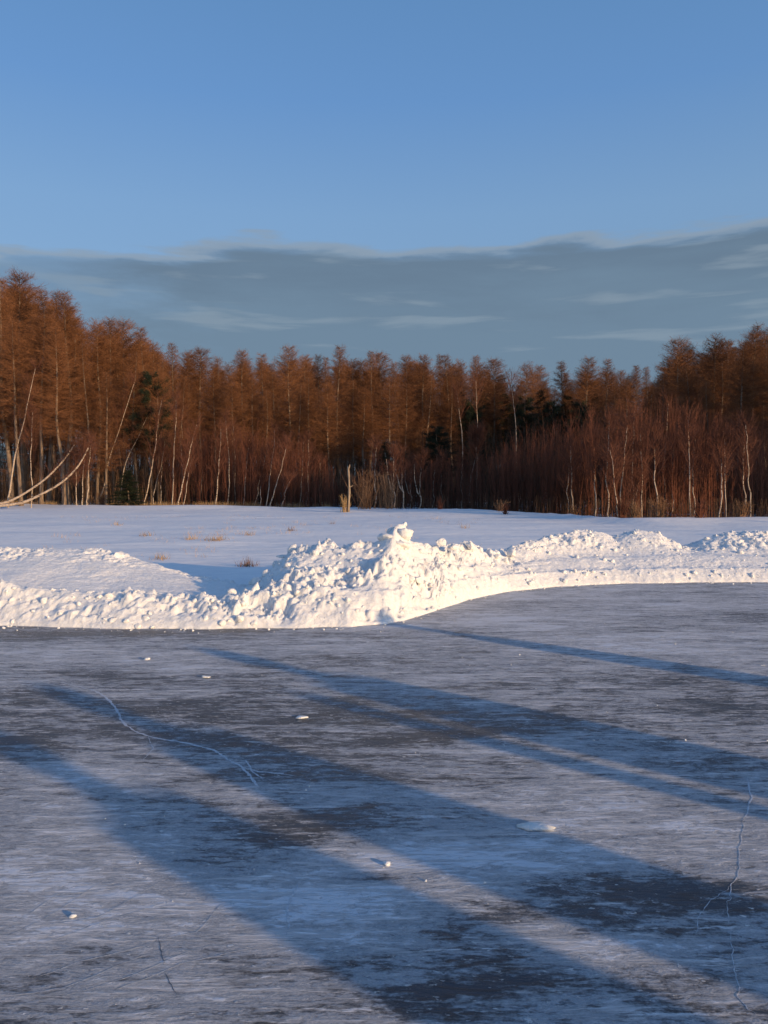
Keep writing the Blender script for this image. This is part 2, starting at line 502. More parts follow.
protos = [clod(IV2) for _ in range(14)]
b = MB()
for k in range(1700):
    px = rng.uniform(-200, 960)
    d = abs(rng.normal(0, .8)) if px < 230 else rng.uniform(.05, 2.1)
    x = (px - CX) / F * 10.5
    if px < 230 and rng.random() < .45: continue
    if x < -1.8 and d > .8 and not 2.6 < d < 3.4: continue
    if x > 2.2 and .35 < d < 1.2 and rng.random() < .85: continue
    y = front(x) + d
    s = .012 + .045 * rng.random() ** 3
    v = protos[k % 14] @ rotm().T * s
    b.add(v + np.array([x, y, bank_h(x, y) - s * .2]), None, IF2)
for k in range(260):      # crumbs rolled out onto the ice in front of it
    x = rng.uniform(-6.5, 9); d = -abs(rng.normal(0, .13)) - .0
    s = .004 + .014 * rng.random() ** 3
    b.add(protos[k % 14] @ rotm().T * s + np.array([x, front(x) + d, s * .4]), None, IF2)
tag(b.build('snow_clods', M['chunk'], smooth=False), kind='stuff')


def chunk(px, py, y, size, label, group=None, shape=(1, 1, 1), name='snow_chunk', cat='snow chunk', planes=7, V=None, F_=None, z=None, rz=0.0):
    V = IV if V is None else V; F_ = IF if F_ is None else F_
    x = (px - CX) / F * y
    zc = EYE + (HY - py) / F * y if z is None else z
    b = MB(); v = clod(V, planes, .06) * np.array(shape) * size
    # crumbly surface
    v += (size * .05) * rng.normal(size=v.shape) * .6
    b.add(v, None, F_)
    o = b.build(name, M['chunk'], smooth=False); o.location = (x, y, zc); o.rotation_euler = (0, 0, rz)
    return tag(o, label, cat, group)


CH = 'broken chunks standing on the snow bank'
for a in [
    (404, 534, 10.42, .12, 'biggest white block perched on the very peak of the snow bank', (1.1, .8, .9)),
    (396, 529, 10.45, .05, 'small rounded lump touching the left side of the peak block', (1, 1, .8)),
    (386, 538, 10.35, .12, 'slanted slab leaning on the left of the peak block', (1.15, .8, .55)),
    (399, 545, 10.3, .13, 'broad block carrying the peak block of the snow bank', (1.1, .9, .75)),
    (294, 551, 10.5, .085, 'upright block standing at the left shoulder of the main snow heap', (.9, .9, 1.1)),
    (283, 557, 10.5, .07, 'flat tongue of snow sticking out at the left shoulder of the heap', (1.7, .9, .45)),
    (280, 569, 10.2, .09, 'pale block low on the left end of the main heap, above the hollow', (1, .9, .9)),
    (268, 574, 10.1, .075, 'rounded block at the left foot of the main snow heap', (.9, .9, .9)),
    (256, 582, 10.0, .07, 'outermost block at the left foot of the main heap beside the blue shade', (.9, .9, .9)),
    (440, 543, 11.1, .085, 'rounded knob on the crest just right of the peak', (.9, .9, 1)),
    (453, 547, 11.2, .08, 'squat knob on the crest between the two rounded knobs', (1.1, .9, .8)),
    (471, 546, 11.8, .09, 'rounded knob at the right end of the main heap crest', (.9, .9, 1)),
    (425, 551, 10.9, .09, 'tilted block in the dip on the right of the peak', (1, .8, .9)),
    (340, 567, 10.05, .10, 'round boulder of snow halfway up the middle of the heap', (1, .9, .9)),
    (330, 553, 10.3, .09, 'angular block near the crest of the heap left of its middle', (1.2, .9, .8)),
    (357, 549, 10.4, .10, 'wide block on the crest midway between left shoulder and peak', (1.3, .9, .7)),
    (314, 576, 9.75, .10, 'pointed slab in front of the heap beside the small blue hollow', (.9, .8, 1.2)),
    (352, 581, 9.6, .08, 'block low on the face straight below the middle of the heap', (1.1, .9, .8)),
    (418, 580, 9.9, .075, 'block on the lower face below the dip right of the peak', (1.1, .8, .8)),
    (456, 592, 10.6, .07, 'lowest block near the ice below the right end of the heap', (1, 1, .8)),
    (440, 596, 10.1, .055, 'small block near the ice with a dark side, left of the lowest block', (1, 1, .8)),
    (511, 553, 12.7, .085, 'lone lump in the saddle between the main heap and the right ridge', (1, .9, .9)),
    (497, 556, 12.4, .06, 'small lump at the left of the lone lump in the saddle', (1, .9, .8)),
    (633, 582, 12.75, .055, 'small dark sided block on the bench at the foot of the right ridge', (1.1, .9, .8)),
    (45, 551, 11.9, .10, 'largest knob on the crest of the left back ridge', (1.3, .9, .7)),
    (8, 551, 11.9, .09, 'knob at the left end of the left back ridge', (1.2, .9, .7)),
    (88, 552, 11.8, .09, 'knob at the right end of the left back ridge', (1.2, .9, .7))]:
    o = chunk(a[0], a[1], a[2], a[3], a[4], CH, a[5], rz=rng.uniform(0, 6.2))

# loose lumps lying on the open ice
for (px, py, s, shape, label) in [
    (540, 833, .065, (1.4, .7, .26), 'bright flat lump of snow on the ice between two shadow bands'),
    (386, 871, .016, (1, 1, .8), 'tiny round snow pellet on dark ice below the middle'),
    (67, 925, .016, (1, .8, .7), 'small snow clod with a dark trail on the lower left ice'),
    (146, 661, .03, (1, .9, .5), 'cream clod on the ice near the bank at left'),
    (204, 679, .034, (1.2, .9, .4), 'low cream clod by the tip of the upper shadow'),
    (300, 720, .028, (1.6, .8, .35), 'low pale clod between the two left shadows')]:
    g0 = at(px, py)
    o = chunk(px, py, g0[1], s, label, 'loose lumps on the open ice', shape, name='snow_lump', cat='snow lump', z=s * shape[2] * .45, V=IV2, F_=IF2)

b = MB()
for k in range(420):
    y = 2.0 + 7 * rng.random() ** 1.3; x = rng.uniform(-.6, .6) * y
    if vnoise(np.array(x * 1.1), np.array(y * 2.0), 5) < (.5 if y > 4 else .72): continue
    s = (.0012 + .004 * rng.random() ** 3) * (1 + .12 * y)
    b.add(protos[k % 14] @ rotm().T * s + np.array([x, y, s * .3]), None, IF2)
tag(b.build('snow_crumbs', M['chunk'], smooth=False), kind='stuff')


# ------------------------------------------------------------------ cracks and skate marks
def ribbon(name, pts, w, m, z=.001, jitter=.5, seg=14, wig=.012):
    P = np.array([at(*q)[:2] for q in pts])
    out = []
    for i in range(len(P) - 1):
        for k in range(seg): out.append(P[i] + (P[i + 1] - P[i]) * k / seg)
    out.append(P[-1]); P = np.array(out); n = len(P)
    t = np.arange(n)
    P = P + np.stack([wig * fbm(t * .23, t * 0 + 2, 4, 7), wig * fbm(t * .23, t * 0 + 9, 4, 8)], -1)
    tg = np.gradient(P, axis=0); tg /= np.linalg.norm(tg, axis=1)[:, None]
    nr = np.stack([-tg[:, 1], tg[:, 0]], -1)
    ww = w * (1 + jitter * 2 * fbm(t * .6, t * 0, 3, 70)) * np.clip(np.minimum(t, n - 1 - t) / 6, .15, 1)
    A = P + nr * ww[:, None]; B = P - nr * ww[:, None]
    b = MB()
    i = np.arange(n - 1) * 3
    v = np.stack([np.column_stack([A, np.full(n, .0008)]), np.column_stack([P, z + .0006 * rng.random(n)]), np.column_stack([B, np.full(n, .0008)])], 1).reshape(-1, 3)
    b.add(v, np.concatenate([np.stack([i, i + 1, i + 4, i + 3], -1), np.stack([i + 1, i + 2, i + 5, i + 4], -1)]))
    return tag(b.build(name, m), kind='structure')


M['frost'] = snow_mat('frosted crack', 60, .3, 200, (.42, .45, .50), (.58, .60, .63))
M['dark_ice'] = plain_mat('cut ice', (.10, .11, .13), .4)
ribbon('ice_crack', [(88, 690), (103, 699), (112, 708), (118, 722), (131, 733), (146, 739), (180, 745), (212, 753), (226, 762), (240, 770), (250, 782), (256, 792)], .007, M['frost'])
ribbon('ice_crack', [(226, 762), (244, 764), (252, 776), (262, 784)], .004, M['frost'])
ribbon('ice_crack', [(112, 708), (96, 694), (60, 684), (20, 680)], .004, M['frost'])
ribbon('ice_crack', [(146, 739), (150, 752), (140, 764)], .003, M['frost'])
ribbon('ice_crack', [(738, 893), (720, 905), (705, 925), (700, 950)], .0012, M['frost'])
ribbon('ice_crack', [(750, 825), (756, 800), (752, 780)], .004, M['frost'])
ribbon('ice_crack', [(240, 770), (256, 775), (300, 780)], .006, M['frost'])
ribbon('ice_crack', [(750, 825), (745, 850), (746, 875), (738, 893), (735, 910), (736, 935)], .0016, M['frost'])
ribbon('ice_crack', [(736, 935), (739, 962), (744, 985), (747, 1010), (768, 1030)], .0014, M['frost'])
ribbon('ice_crack', [(298, 890), (290, 902), (286, 918), (285, 945)], .004, M['frost'])
for k in range(9):      # faint blade marks, fanning over the near left ice and by the drift
    a = rng.uniform(-30, 130); bb = rng.uniform(930, 1010)
    ribbon('ice_scratch', [(a, bb), (a + rng.uniform(40, 70), bb - rng.uniform(8, 34)), (a + rng.uniform(90, 150), bb - rng.uniform(30, 60))], .0011, M['frost'], .0009, .3, 10, .006)
for k in range(7):
    a = rng.uniform(360, 470); bb = rng.uniform(870, 905)
    ribbon('ice_scratch', [(a, bb), (a + 40, bb - rng.uniform(3, 10)), (a + rng.uniform(70, 110), bb - rng.uniform(2, 12))], .0011, M['frost'], .0009, .3, 10, .006)
ribbon('ice_scratch', [(155, 946), (158, 975)], .0016, M['dark_ice'], .0011, .2)
ribbon('ice_scratch', [(161, 982), (171, 1008)], .0016, M['dark_ice'], .0011, .2)

# ------------------------------------------------------------------ trees
def bend_path(H, n, sway, lean=(0, 0), bow=0.0):
    t = np.linspace(0, 1, n)
    p = np.zeros((n, 3)); p[:, 2] = H * t
    p[:, 0] = lean[0] * t + bow * np.sin(t * math.pi) + sway * np.array([fbm(np.array([k * 1.7]), np.array([rng.random() * 0 + sway * 91]), 2, 3)[0] for k in t])
    p[:, 1] = lean[1] * t + sway * np.array([fbm(np.array([k * 1.9 + 4]), np.array([sway * 37.0]), 2, 6)[0] for k in t])
    return p


def along(path, t):
    s = t * (len(path) - 1); i = np.minimum(s.astype(int), len(path) - 2); f = (s - i)[:, None]
    return path[i] * (1 - f) + path[i + 1] * f


def larch_meshes(H, Lmax, base, top_round=.75, dens=1.0, dead=True):
    """bare larch: straight tapering trunk, dense whorls of fine twigs"""
    path = bend_path(H, 16, .35 + .1 * rng.random())
    tr = MB(); rad = .0105 * H * (1 - np.linspace(0, 1, 16)) ** .85 + .012
    rad[0] *= 1.3
    tr.tube(path, rad, 7)
    cr = MB()
    hs = np.concatenate([np.arange(base * H, H * .8, .155 / dens), np.arange(H * .8, H * .99, .11 / dens)])
    S, Dd, Ln, W = [], [], [], []
    az = 0
    for h in hs:
        t = (h / H - base) / (1 - base)
        for k in range(5):
            az += 2.4 + rng.normal(0, .5)
            prof = (1 - t) ** top_round * min(1, .45 + t * 2.6) + .09
            L = 1.32 * Lmax * prof * rng.uniform(.6, 1.12)
            if rng.random() < .12: L *= .4
            up = R(-8 + 32 * t + rng.normal(0, 13))
            p0 = along(path, np.array([h / H]))[0]
            n = 5; s = np.linspace(0, 1, n)
            el = up + R(15) * s
            st = np.stack([np.cos(el) * math.cos(az), np.cos(el) * math.sin(az), np.sin(el)], -1) * L / (n - 1)
            P = p0 + np.vstack([np.zeros(3), np.cumsum(st[:-1], 0)])
            cr.tube(P, np.linspace(.009 + .007 * L, .004, n), 3, cap=False)
            m = int(L * 15 * dens) + 3
            u = rng.uniform(.12, 1, m) ** .8
            q = along(P, u)
            d0 = np.array([math.cos(az), math.sin(az), .2])
            side = np.cross(d0, [0, 0, 1.0]); sg = rng.choice([-1, 1], m)
            d = d0 * rng.uniform(.2, 1.0, (m, 1)) + side * (sg * rng.uniform(.3, 1.0, m))[:, None] + np.array([0, 0, 1.0]) * rng.normal(.12, .42, (m, 1))
            S.append(q); Dd.append(d); Ln.append(rng.uniform(.22, .6, m) * (.55 + .45 * min(L, 1.6) / 1.6)); W.append(rng.uniform(.009, .014, m))
    S = np.vstack(S); Dd = np.vstack(Dd); Ln = np.concatenate(Ln); W = np.concatenate(W)
    cr.twigs(S, Dd, Ln, W)
    Dn = Dd / np.linalg.norm(Dd, axis=1)[:, None]
    for k in range(3):
        u = rng.uniform(.2, .9, len(S))
        cr.twigs(S + Dn * (Ln * u)[:, None], Dn * .7 + rng.normal(0, .55, Dn.shape), rng.uniform(.12, .30, len(S)), rng.uniform(.006, .010, len(S)))
    if dead:
        for k in range(int(H * 2.2)):
            h = rng.uniform(.10, base + .05) * H; a = rng.uniform(0, 6.28); L = rng.uniform(.3, 1.3)
            p0 = along(path, np.array([h / H]))[0]
            e = rng.normal(-.05, .2)
            P = np.array([p0, p0 + [math.cos(a) * L * .5, math.sin(a) * L * .5, e * L * .5], p0 + [math.cos(a) * L, math.sin(a) * L, e * L * .7 + .05]])
            cr.tube(P, [.014, .009, .004], 3, cap=False)
            m = 4
            cr.twigs(along(P, rng.uniform(.3, 1, m)), np.array([math.cos(a), math.sin(a), 0]) + rng.normal(0, .6, (m, 3)), rng.uniform(.15, .45, m), np.full(m, .010))
    a = tr.mesh('larch_trunk'); a.materials.append(M['larch_bark']); a.polygons.foreach_set('use_smooth', np.ones(len(a.polygons), bool))
    c = cr.mesh('larch_crown'); c.materials.append(M['larch_twig'])
    return a, c, H


LARCH = [larch_meshes(14, 2.3, .30, .85), larch_meshes(14, 2.0, .40, .7), larch_meshes(14, 2.5, .34, 1.0), larch_meshes(14, 1.9, .28, .9),
         larch_meshes(14, 2.2, .45, .55), larch_meshes(14, 2.7, .36, .7), larch_meshes(14, 1.7, .22, 1.0), larch_meshes(14, 2.0, .5, .6)]


def place_tree(name, meshes, x, y, H, label, cat, group, rz=None, tilt=(0, 0), wide=1.0):
    tm, cm, h0 = meshes
    k = H / h0
    o = thing(name, (x, y, float(field_z(np.array(x), np.array(y))) - .05), label, cat, group)
    o.rotation_euler = (tilt[0], tilt[1], rng.uniform(0, 6.28) if rz is None else rz)
    o.scale = (k * wide, k * wide, k)
    link('trunk', tm, o); link('crown', cm, o)
    return o


ORD = ['first', 'second', 'third', 'fourth', 'fifth', 'sixth', 'seventh', 'eighth', 'ninth', 'tenth', 'eleventh', 'twelfth', 'thirteenth', 'fourteenth', 'fifteenth',
       'sixteenth', 'seventeenth', 'eighteenth', 'nineteenth', 'twentieth']

# crowns that make the skyline: pixel of the tip, depth, mesh, label
sky_trees = [
    (8, 283, 50, 3, 'tall orange brown larch at the left end of the skyline'),
    (27, 277, 54, 4, 'tallest larch of the skyline with a rounded top near the left end'),
    (54, 294, 52, 0, 'tall larch with a bushy top just right of the tallest one'),
    (71, 296, 50, 1, 'tall larch whose pointed top ends the high left group'),
    (98, 326, 51, 7, 'lower narrow larch in the step down right of the high left group'),
    (115, 321, 52, 1, 'rounded larch standing over the dark pine at left'),
    (127, 323, 55, 4, 'slim larch close behind the rounded one over the dark pine'),
    (148, 331, 54, 0, 'larch directly behind the top of the dark pine'),
    (172, 345, 56, 3, 'pointed larch first right of the dark pine'),
    (189, 354, 60, 7, 'short larch filling the dip right of the dark pine'),
    (203, 351, 57, 4, 'broad round topped larch above the left birch thicket'),
    (222, 360, 62, 2, 'low larch between two round tops above the left birches'),
    (240, 352, 58, 1, 'upright larch above the red twigged left thicket'),
    (261, 357, 63, 0, 'brown larch above the leaning birch pair of the left thicket'),
    (276, 364, 60, 6, 'small pointed larch left of a taller one near the middle of the left half'),
    (291, 349, 57, 5, 'tall full crowned larch, highest between the left thicket and the snag'),
    (318, 358, 60, 2, 'orange larch a little left of the tallest middle crown'),
    (338, 348, 58, 0, 'tallest middle larch, right above the broken snag'),
    (354, 362, 63, 7, 'short larch right next to the tallest middle crown'),
    (371, 352, 60, 3, 'left one of the close pair of larches above the snow peak'),
    (383, 354, 62, 4, 'right one of the close pair of larches above the snow peak'),
    (398, 364, 60, 2, 'low broad larch right of the close pair'),
    (409, 357, 63, 1, 'slim larch above the forked birch'),
    (423, 358, 60, 5, 'wide larch above the dark wide pine'),
    (436, 357, 64, 6, 'sharp pointed larch over the right part of the dark wide pine'),
    (447, 357, 61, 0, 'bushy larch left of the gap over the round orange sapling'),
    (459, 364, 66, 7, 'low thin larch in the gap over the round orange sapling'),
    (473, 357, 62, 3, 'larch straight above the round orange sapling'),
    (491, 361, 62, 4, 'last high larch before the skyline drops right of the middle'),
    (506, 377, 68, 2, 'lowest larch of the skyline at its right of middle dip'),
    (524, 366, 60, 7, 'thin larch rising right after the skyline dip'),
    (538, 368, 66, 1, 'broad larch second after the skyline dip'),
    (562, 364, 62, 0, 'round topped larch in the middle of the right half'),
    (584, 361, 60, 5, 'wide orange larch left of the lit pyramid tree'),
    (607, 361, 62, 2, 'wide larch just left above the lit pyramid tree'),
    (634, 367, 64, 3, 'narrow larch just right above the lit pyramid tree'),
    (650, 368, 66, 6, 'small larch in front of the step up to the right group'),
    (675, 341, 48, 4, 'round crowned larch that starts the high right group'),
    (688, 346, 50, 1, 'larch close behind the start of the high right group'),
    (712, 339, 49, 7, 'grey brown larch in the middle of the high right group'),
    (733, 345, 40, 5, 'broad orange larch nearest the viewer in the right group with a lit trunk'),
    (748, 327, 47, 0, 'tallest larch of the right group'),
    (762, 330, 46, 3, 'larch next to the right border of the photo'),
]
SKX = [-200, 0, 27, 71, 100, 127, 172, 205, 300, 420, 490, 505, 560, 650, 665, 690, 750, 900]
SKY = [285, 285, 279, 297, 324, 324, 346, 354, 354, 358, 362, 372, 366, 370, 350, 344, 330, 335]
GS = 'larches of the skyline'
for (px, py, y, k, label) in sky_trees:
    x = (px - CX) / F * y
    H = EYE + (HY - py) / F * y - field_z(np.array(x), np.array(float(y))) + .1
    place_tree('larch_tree', LARCH[k], x, y, float(H), label, 'larch', GS, wide=1.0 if y > 45 else .95, tilt=(rng.normal(0, .015), rng.normal(0, .02)))

# second storey, seen below the skyline crowns
GF = 'larches filling the forest below the skyline'
mid = [(px, yy, top) for (px, yy, top) in [
    (-14, 49, 300), (18, 47, 322), (40, 48, 318), (62, 47, 330), (88, 48, 345), (106, 47, 372), (135, 50, 352), (160, 50, 372), (182, 52, 376), (214, 53, 374), (232, 52, 384), (252, 54, 378),
    (272, 53, 388), (298, 53, 382), (312, 54, 377), (330, 52, 385), (352, 54, 380), (365, 53, 388), (392, 54, 379), (408, 55, 384), (428, 58, 376), (452, 58, 378),
    (662, 44, 372), (694, 43, 366), (706, 41, 380), (752, 41, 362), (770, 40, 350), (785, 44, 340), (800, 42, 350), (648, 46, 392), (676, 42, 395), (718, 44, 362)]]
for i, (px, y, top) in enumerate(mid):
    x = (px - CX) / F * y
    place_tree('larch_tree', LARCH[(i * 5 + 2) % 8], x, y, float(EYE + (HY - top) / F * y - .3),
               'brown bare larch whose whole crown stays below the skyline, inside the forest', 'larch', GF, tilt=(rng.normal(0, .015), rng.normal(0, .03)))
GB = 'larches deep in the forest'
for r_, y0 in enumerate((66, 71, 77, 84, 92, 101, 112, 124)):
    for x0 in np.arange(-62, 64, 3.8):
        x = x0 + rng.uniform(-1.6, 1.6); y = y0 + rng.uniform(-2, 2)
        px = CX + x / y * F
        if not -190 < px < 960: continue
        top = np.interp(px, SKX, SKY) + rng.uniform(3, 26)
        H = EYE + (HY - top) / F * y - .4
        place_tree('larch_tree', LARCH[rng.integers(8)], x, y, float(H), 'bare larch deep in the forest, hardly showing between the trees before it', 'larch', GB)


# ---- birches at the edge
def birch_meshes(base, mid_, tip, top_extra, r, crown_from=.45, twig_n=60, fork=False):
    """own trunk curve given as offsets from the base; ascending reddish twigs"""
    base, mid_, tip = map(np.array, (base, mid_, tip))
    end = tip + (tip - mid_) / np.linalg.norm(tip - mid_) * top_extra
    ctrl = np.array([base, mid_, tip, end]); 
    t = np.linspace(0, 1, 16)
    # Catmull-Rom style smoothing through the control points
    s = np.array([0, np.linalg.norm(mid_ - base), 0, 0]); s[2] = s[1] + np.linalg.norm(tip - mid_); s[3] = s[2] + top_extra; s /= s[3]
    P = np.stack([np.interp(t, s, ctrl[:, k]) for k in range(3)], -1)
    for _ in range(3): P[1:-1] = .25 * P[:-2] + .5 * P[1:-1] + .25 * P[2:]
    P[1:, 0] += .13 * np.array([fbm(np.array([q * 5.0]), np.array([base[0] * 3 + tip[0] * 7]), 3, 2)[0] for q in t[1:]])
    L = np.linalg.norm(end - base)
    tr = MB(); tr.tube(P, r * .68 * (1 - .88 * t) + .004, 6)
    if fork:
        Q = np.array([along(P, np.array([.28]))[0], along(P, np.array([.36]))[0] + [-.12, 0, 0], along(P, np.array([.62]))[0] + [-.28, .1, 0], along(P, np.array([.9]))[0] + [-.35, .1, 0]])
        tr.tube(Q, [r * .75, r * .7, r * .45, .008], 6)
    cr = MB(); S, Dd, Ln, W = [], [], [], []
    for k in range(twig_n):
        u = crown_from + (1 - crown_from) * rng.random() ** .9
        p0 = along(P, np.array([u]))[0]; a = rng.uniform(0, 6.28)
        ang = R(rng.uniform(18, 42)); bl = L * .22 * (1.15 - u) / (1.15 - crown_from) * rng.uniform(.5, 1.1) + .25
        d = np.array([math.sin(ang) * math.cos(a), math.sin(ang) * math.sin(a), math.cos(ang)])
        Q = p0 + d[None] * (np.linspace(0, 1, 4) * bl)[:, None]; Q[2:, 2] += .05 * bl
        cr.tube(Q, np.linspace(.010, .004, 4), 3, cap=False)
        m = 9
        S.append(along(Q, rng.uniform(.2, 1, m))); Dd.append(d + rng.normal(0, .38, (m, 3)) + [0, 0, .2]); Ln.append(rng.uniform(.25, .7, m)); W.append(rng.uniform(.009, .014, m))
    S = np.vstack(S); Dd = np.vstack(Dd); Ln = np.concatenate(Ln)
    cr.twigs(S, Dd, Ln, np.concatenate(W))
    Dn = Dd / np.linalg.norm(Dd, axis=1)[:, None]
    cr.twigs(S + Dn * (Ln * .5)[:, None], Dn + rng.normal(0, .4, Dn.shape), rng.uniform(.15, .4, len(S)), np.full(len(S), .009))
    a = tr.mesh('birch_trunk'); a.materials.append(M['birch_bark']); a.polygons.foreach_set('use_smooth', np.ones(len(a.polygons), bool))
    c = cr.mesh('birch_crown'); c.materials.append(M['birch_twig'])
    return a, c


def birch(xb, yb, xm, ym, xt, yt, label, extra=1.6, r=.05, depth=None, cat='birch', fork=False, crown_from=.36, twig_n=42, group=None, name='birch_tree'):
    xg = at(xb, yb, .3)
    y = xg[1] if depth is None else depth
    y = min(y, 60)
    g0 = np.array([(xb - CX) / F * y, y, 0.0]); g0[2] = field_z(g0[0], g0[1]) - .05
    pm = at_depth(xm, ym, y + rng.normal(0, .2)); pt = at_depth(xt, yt, y + rng.normal(0, .5))
    a, c = birch_meshes(np.zeros(3), pm - g0, pt - g0, extra, r, crown_from, twig_n, fork)
    o = thing(name, g0, label, cat, group)
    link('trunk', a, o); link('crown', c, o)
    return o


GL = 'birches at the edge of the left thicket'; GM = 'birches before the dark middle'; GR = 'birches in the right thicket'
for B in [
    (8, 503, 12, 470, 25, 420, 'thick pale trunk curving up at the left border above the fallen birches', 4.5, .085, 46, GL),
    (31, 506, 32, 465, 34, 427, 'thin straight pole trunk crossing the two bent birches', 1.2, .05, 45, GL),
    (77, 505, 77, 488, 77, 472, 'left one of three thin saplings right of the bent birches', 1.2, .04, 45, GL),
    (82, 505, 83, 482, 84, 463, 'middle one of three thin saplings right of the bent birches', 1.2, .045, 46, GL),
    (87, 505, 89, 480, 91, 455, 'right one of three thin saplings right of the bent birches', 1.3, .045, 45, GL),
    (98, 490, 112, 450, 128, 405, 'long trunk leaning far right over the low dark spruce', 2.2, .06, 49, GL),
    (118, 482, 128, 457, 139, 435, 'leaning trunk rising out of the top of the low dark spruce', 2.0, .055, 49, GL),
    (144, 505, 150, 480, 160, 420, 'tall spotted birch right beside the low dark spruce', 1.8, .055, 47, GL),
    (152, 505, 158, 478, 163, 455, 'short birch leaning in the shade of the tall spotted birch', 1.3, .04, 48, GL),
    (161, 505, 162, 485, 163, 463, 'thin upright birch between the tall spotted one and the straight tall one', 1.3, .035, 48, GL),
    (172, 504, 174, 460, 177, 418, 'straight tall birch that begins the red thicket at left', 1.6, .055, 47, GL),
    (178, 507, 186, 468, 193, 442, 'bright leaning birch with a bent trunk in the red thicket', 1.5, .055, 45.5, GL),
    (183, 506, 188, 480, 191, 462, 'thin birch nestled against the bright bent one', 1.2, .035, 46, GL),
    (183, 500, 183, 455, 183, 425, 'slender trunk high behind the bright bent birch', 1.4, .045, 51, GL),
    (199, 500, 202, 482, 206, 466, 'short slanting birch right of the bright bent one', 1.2, .04, 49, GL),
    (215, 507, 219, 470, 221, 448, 'bright birch in the middle of the red thicket, bent near its foot', 1.6, .055, 45.5, GL),
    (228, 506, 231, 470, 228, 435, 'thin birch bending back to the left, beside the bright middle one', 1.5, .045, 46.5, GL),
    (243, 505, 246, 475, 249, 453, 'right leaning birch before the last pair of the red thicket', 1.4, .045, 46.5, GL),
    (236, 505, 236, 470, 235, 440, 'faint upright birch between the back bent and the right leaning ones', 1.4, .04, 49, GL),
    (254, 506, 259, 485, 263, 467, 'stout pale birch at the right part of the red thicket', 1.4, .05, 46, GL),
    (259, 506, 261, 492, 263, 482, 'short stub birch hugging the stout pale one', .9, .035, 45.8, GL),
    (266, 507, 270, 478, 274, 447, 'tall leaning birch left of the strongly slanting one', 1.4, .045, 45, GL),
    (270, 507, 277, 482, 285, 456, 'strongly slanting pale birch near the end of the red thicket', 1.3, .05, 44.6, GL),
    (281, 507, 284, 497, 287, 487, 'short dim birch after the strongly slanting one', 1.2, .04, 45, GL),
    (299, 506, 302, 480, 304, 455, 'left one of the two dim upright birches before the black gap', 1.3, .04, 47, GL),
    (307, 506, 309, 480, 309, 453, 'right one of the two dim upright birches before the black gap', 1.3, .045, 47, GL),
    (318, 506, 320, 490, 321, 473, 'dim birch inside the black gap left of the snag', 1.2, .035, 48, GL),
    (375, 510, 376, 485, 376, 462, 'straight birch behind the grey bush right of the snag', 1.3, .055, 41, GM),
    (395, 511, 395, 490, 394, 470, 'bright birch left of the forked birch', 1.2, .05, 39, GM),
    (404, 511, 404, 490, 402, 468, 'forked birch with two pale stems before the dark middle', 1.3, .055, 39, GM),
    (411, 508, 411, 490, 411, 476, 'thin dim birch right of the forked birch', 1.2, .03, 42, GM),
    (420, 511, 421, 490, 421, 474, 'bright straight birch second right of the forked birch', 1.2, .048, 40, GM),
    (433, 509, 434, 495, 434, 480, 'short pale birch right of the bright straight one', 1.1, .04, 42, GM),
    (441, 508, 442, 490, 442, 472, 'thin grey birch below the dark wide pine', 1.2, .035, 43, GM),
    (462, 509, 462, 490, 462, 470, 'pale straight birch left of the round orange sapling', 1.2, .048, 42, GM),
    (478, 509, 478, 485, 477, 462, 'thin second stem under the round orange sapling', 1.2, .035, 42, GM),
    (574, 514, 573, 490, 572, 468, 'bright thin birch alone at the left edge of the right thicket', 1.3, .036, 33.5, GR),
    (569, 513, 569, 490, 569, 474, 'dim birch touching the lone bright birch of the right thicket', 1.2, .025, 34.5, GR),
    (595, 516, 595, 485, 595, 455, 'thin birch showing its middle only, left of the pyramid tree', 1.2, .035, 32.5, GR),
    (609, 517, 608, 480, 608, 442, 'thin upright birch at the left foot of the pyramid tree', 1.2, .032, 32, GR),
    (617, 518, 615, 495, 612, 470, 'birch leaning left below the pyramid tree', 1.2, .032, 31, GR),
    (622, 518, 622, 485, 626, 446, 'birch bending right below the pyramid tree', 1.2, .03, 31.5, GR),
    (633, 517, 633, 470, 633, 433, 'tall thin birch in front of the right side of the pyramid tree', 1.3, .032, 33, GR),
    (637, 518, 637, 505, 637, 495, 'very short pale stem at the snow edge below the pyramid tree', .8, .028, 31, GR),
    (643, 517, 643, 485, 642, 455, 'thin birch first right of the pyramid tree', 1.2, .032, 31.5, GR),
    (658, 519, 657, 480, 654, 448, 'bright birch with a bushy foot, the boldest of the right thicket', 1.3, .042, 30.5, GR),
    (664, 512, 665, 465, 666, 425, 'faint tall birch behind the boldest one', 1.3, .035, 35, GR),
    (673, 513, 673, 490, 673, 466, 'faint short birch right of the boldest one', 1.1, .032, 33, GR),
    (692, 516, 690, 475, 688, 437, 'reddish birch in the middle of the right thicket', 1.2, .036, 32, GR),
    (695, 516, 694, 490, 694, 458, 'dim birch close to the reddish one', 1.2, .028, 32.5, GR),
    (719, 519, 722, 490, 721, 458, 'left stem of the reddish twin birches right of the thicket middle', 1.2, .036, 30.5, GR),
    (726, 516, 725, 488, 723, 452, 'right stem of the reddish twin birches right of the thicket middle', 1.2, .034, 32, GR),
    (746, 515, 744, 480, 743, 450, 'left one of the whitish twin birches near the right border', 1.3, .034, 32, GR),
    (750, 515, 748, 480, 745, 446, 'right one of the whitish twin birches near the right border', 1.3, .034, 31.6, GR)]:
    birch(*B[:7], extra=.7 * B[7], r=B[8], depth=B[9] - (1.2 if B[9] < 36 else 0), group=B[10], fork='forked' in B[6])

# the sapling with a round orange head
o = birch(467, 508, 470, 485, 475, 455, 'slender tree with a round orange head before the black middle gap', 1.1, .045, 42, 'birch', crown_from=.62, twig_n=130, group=GM)
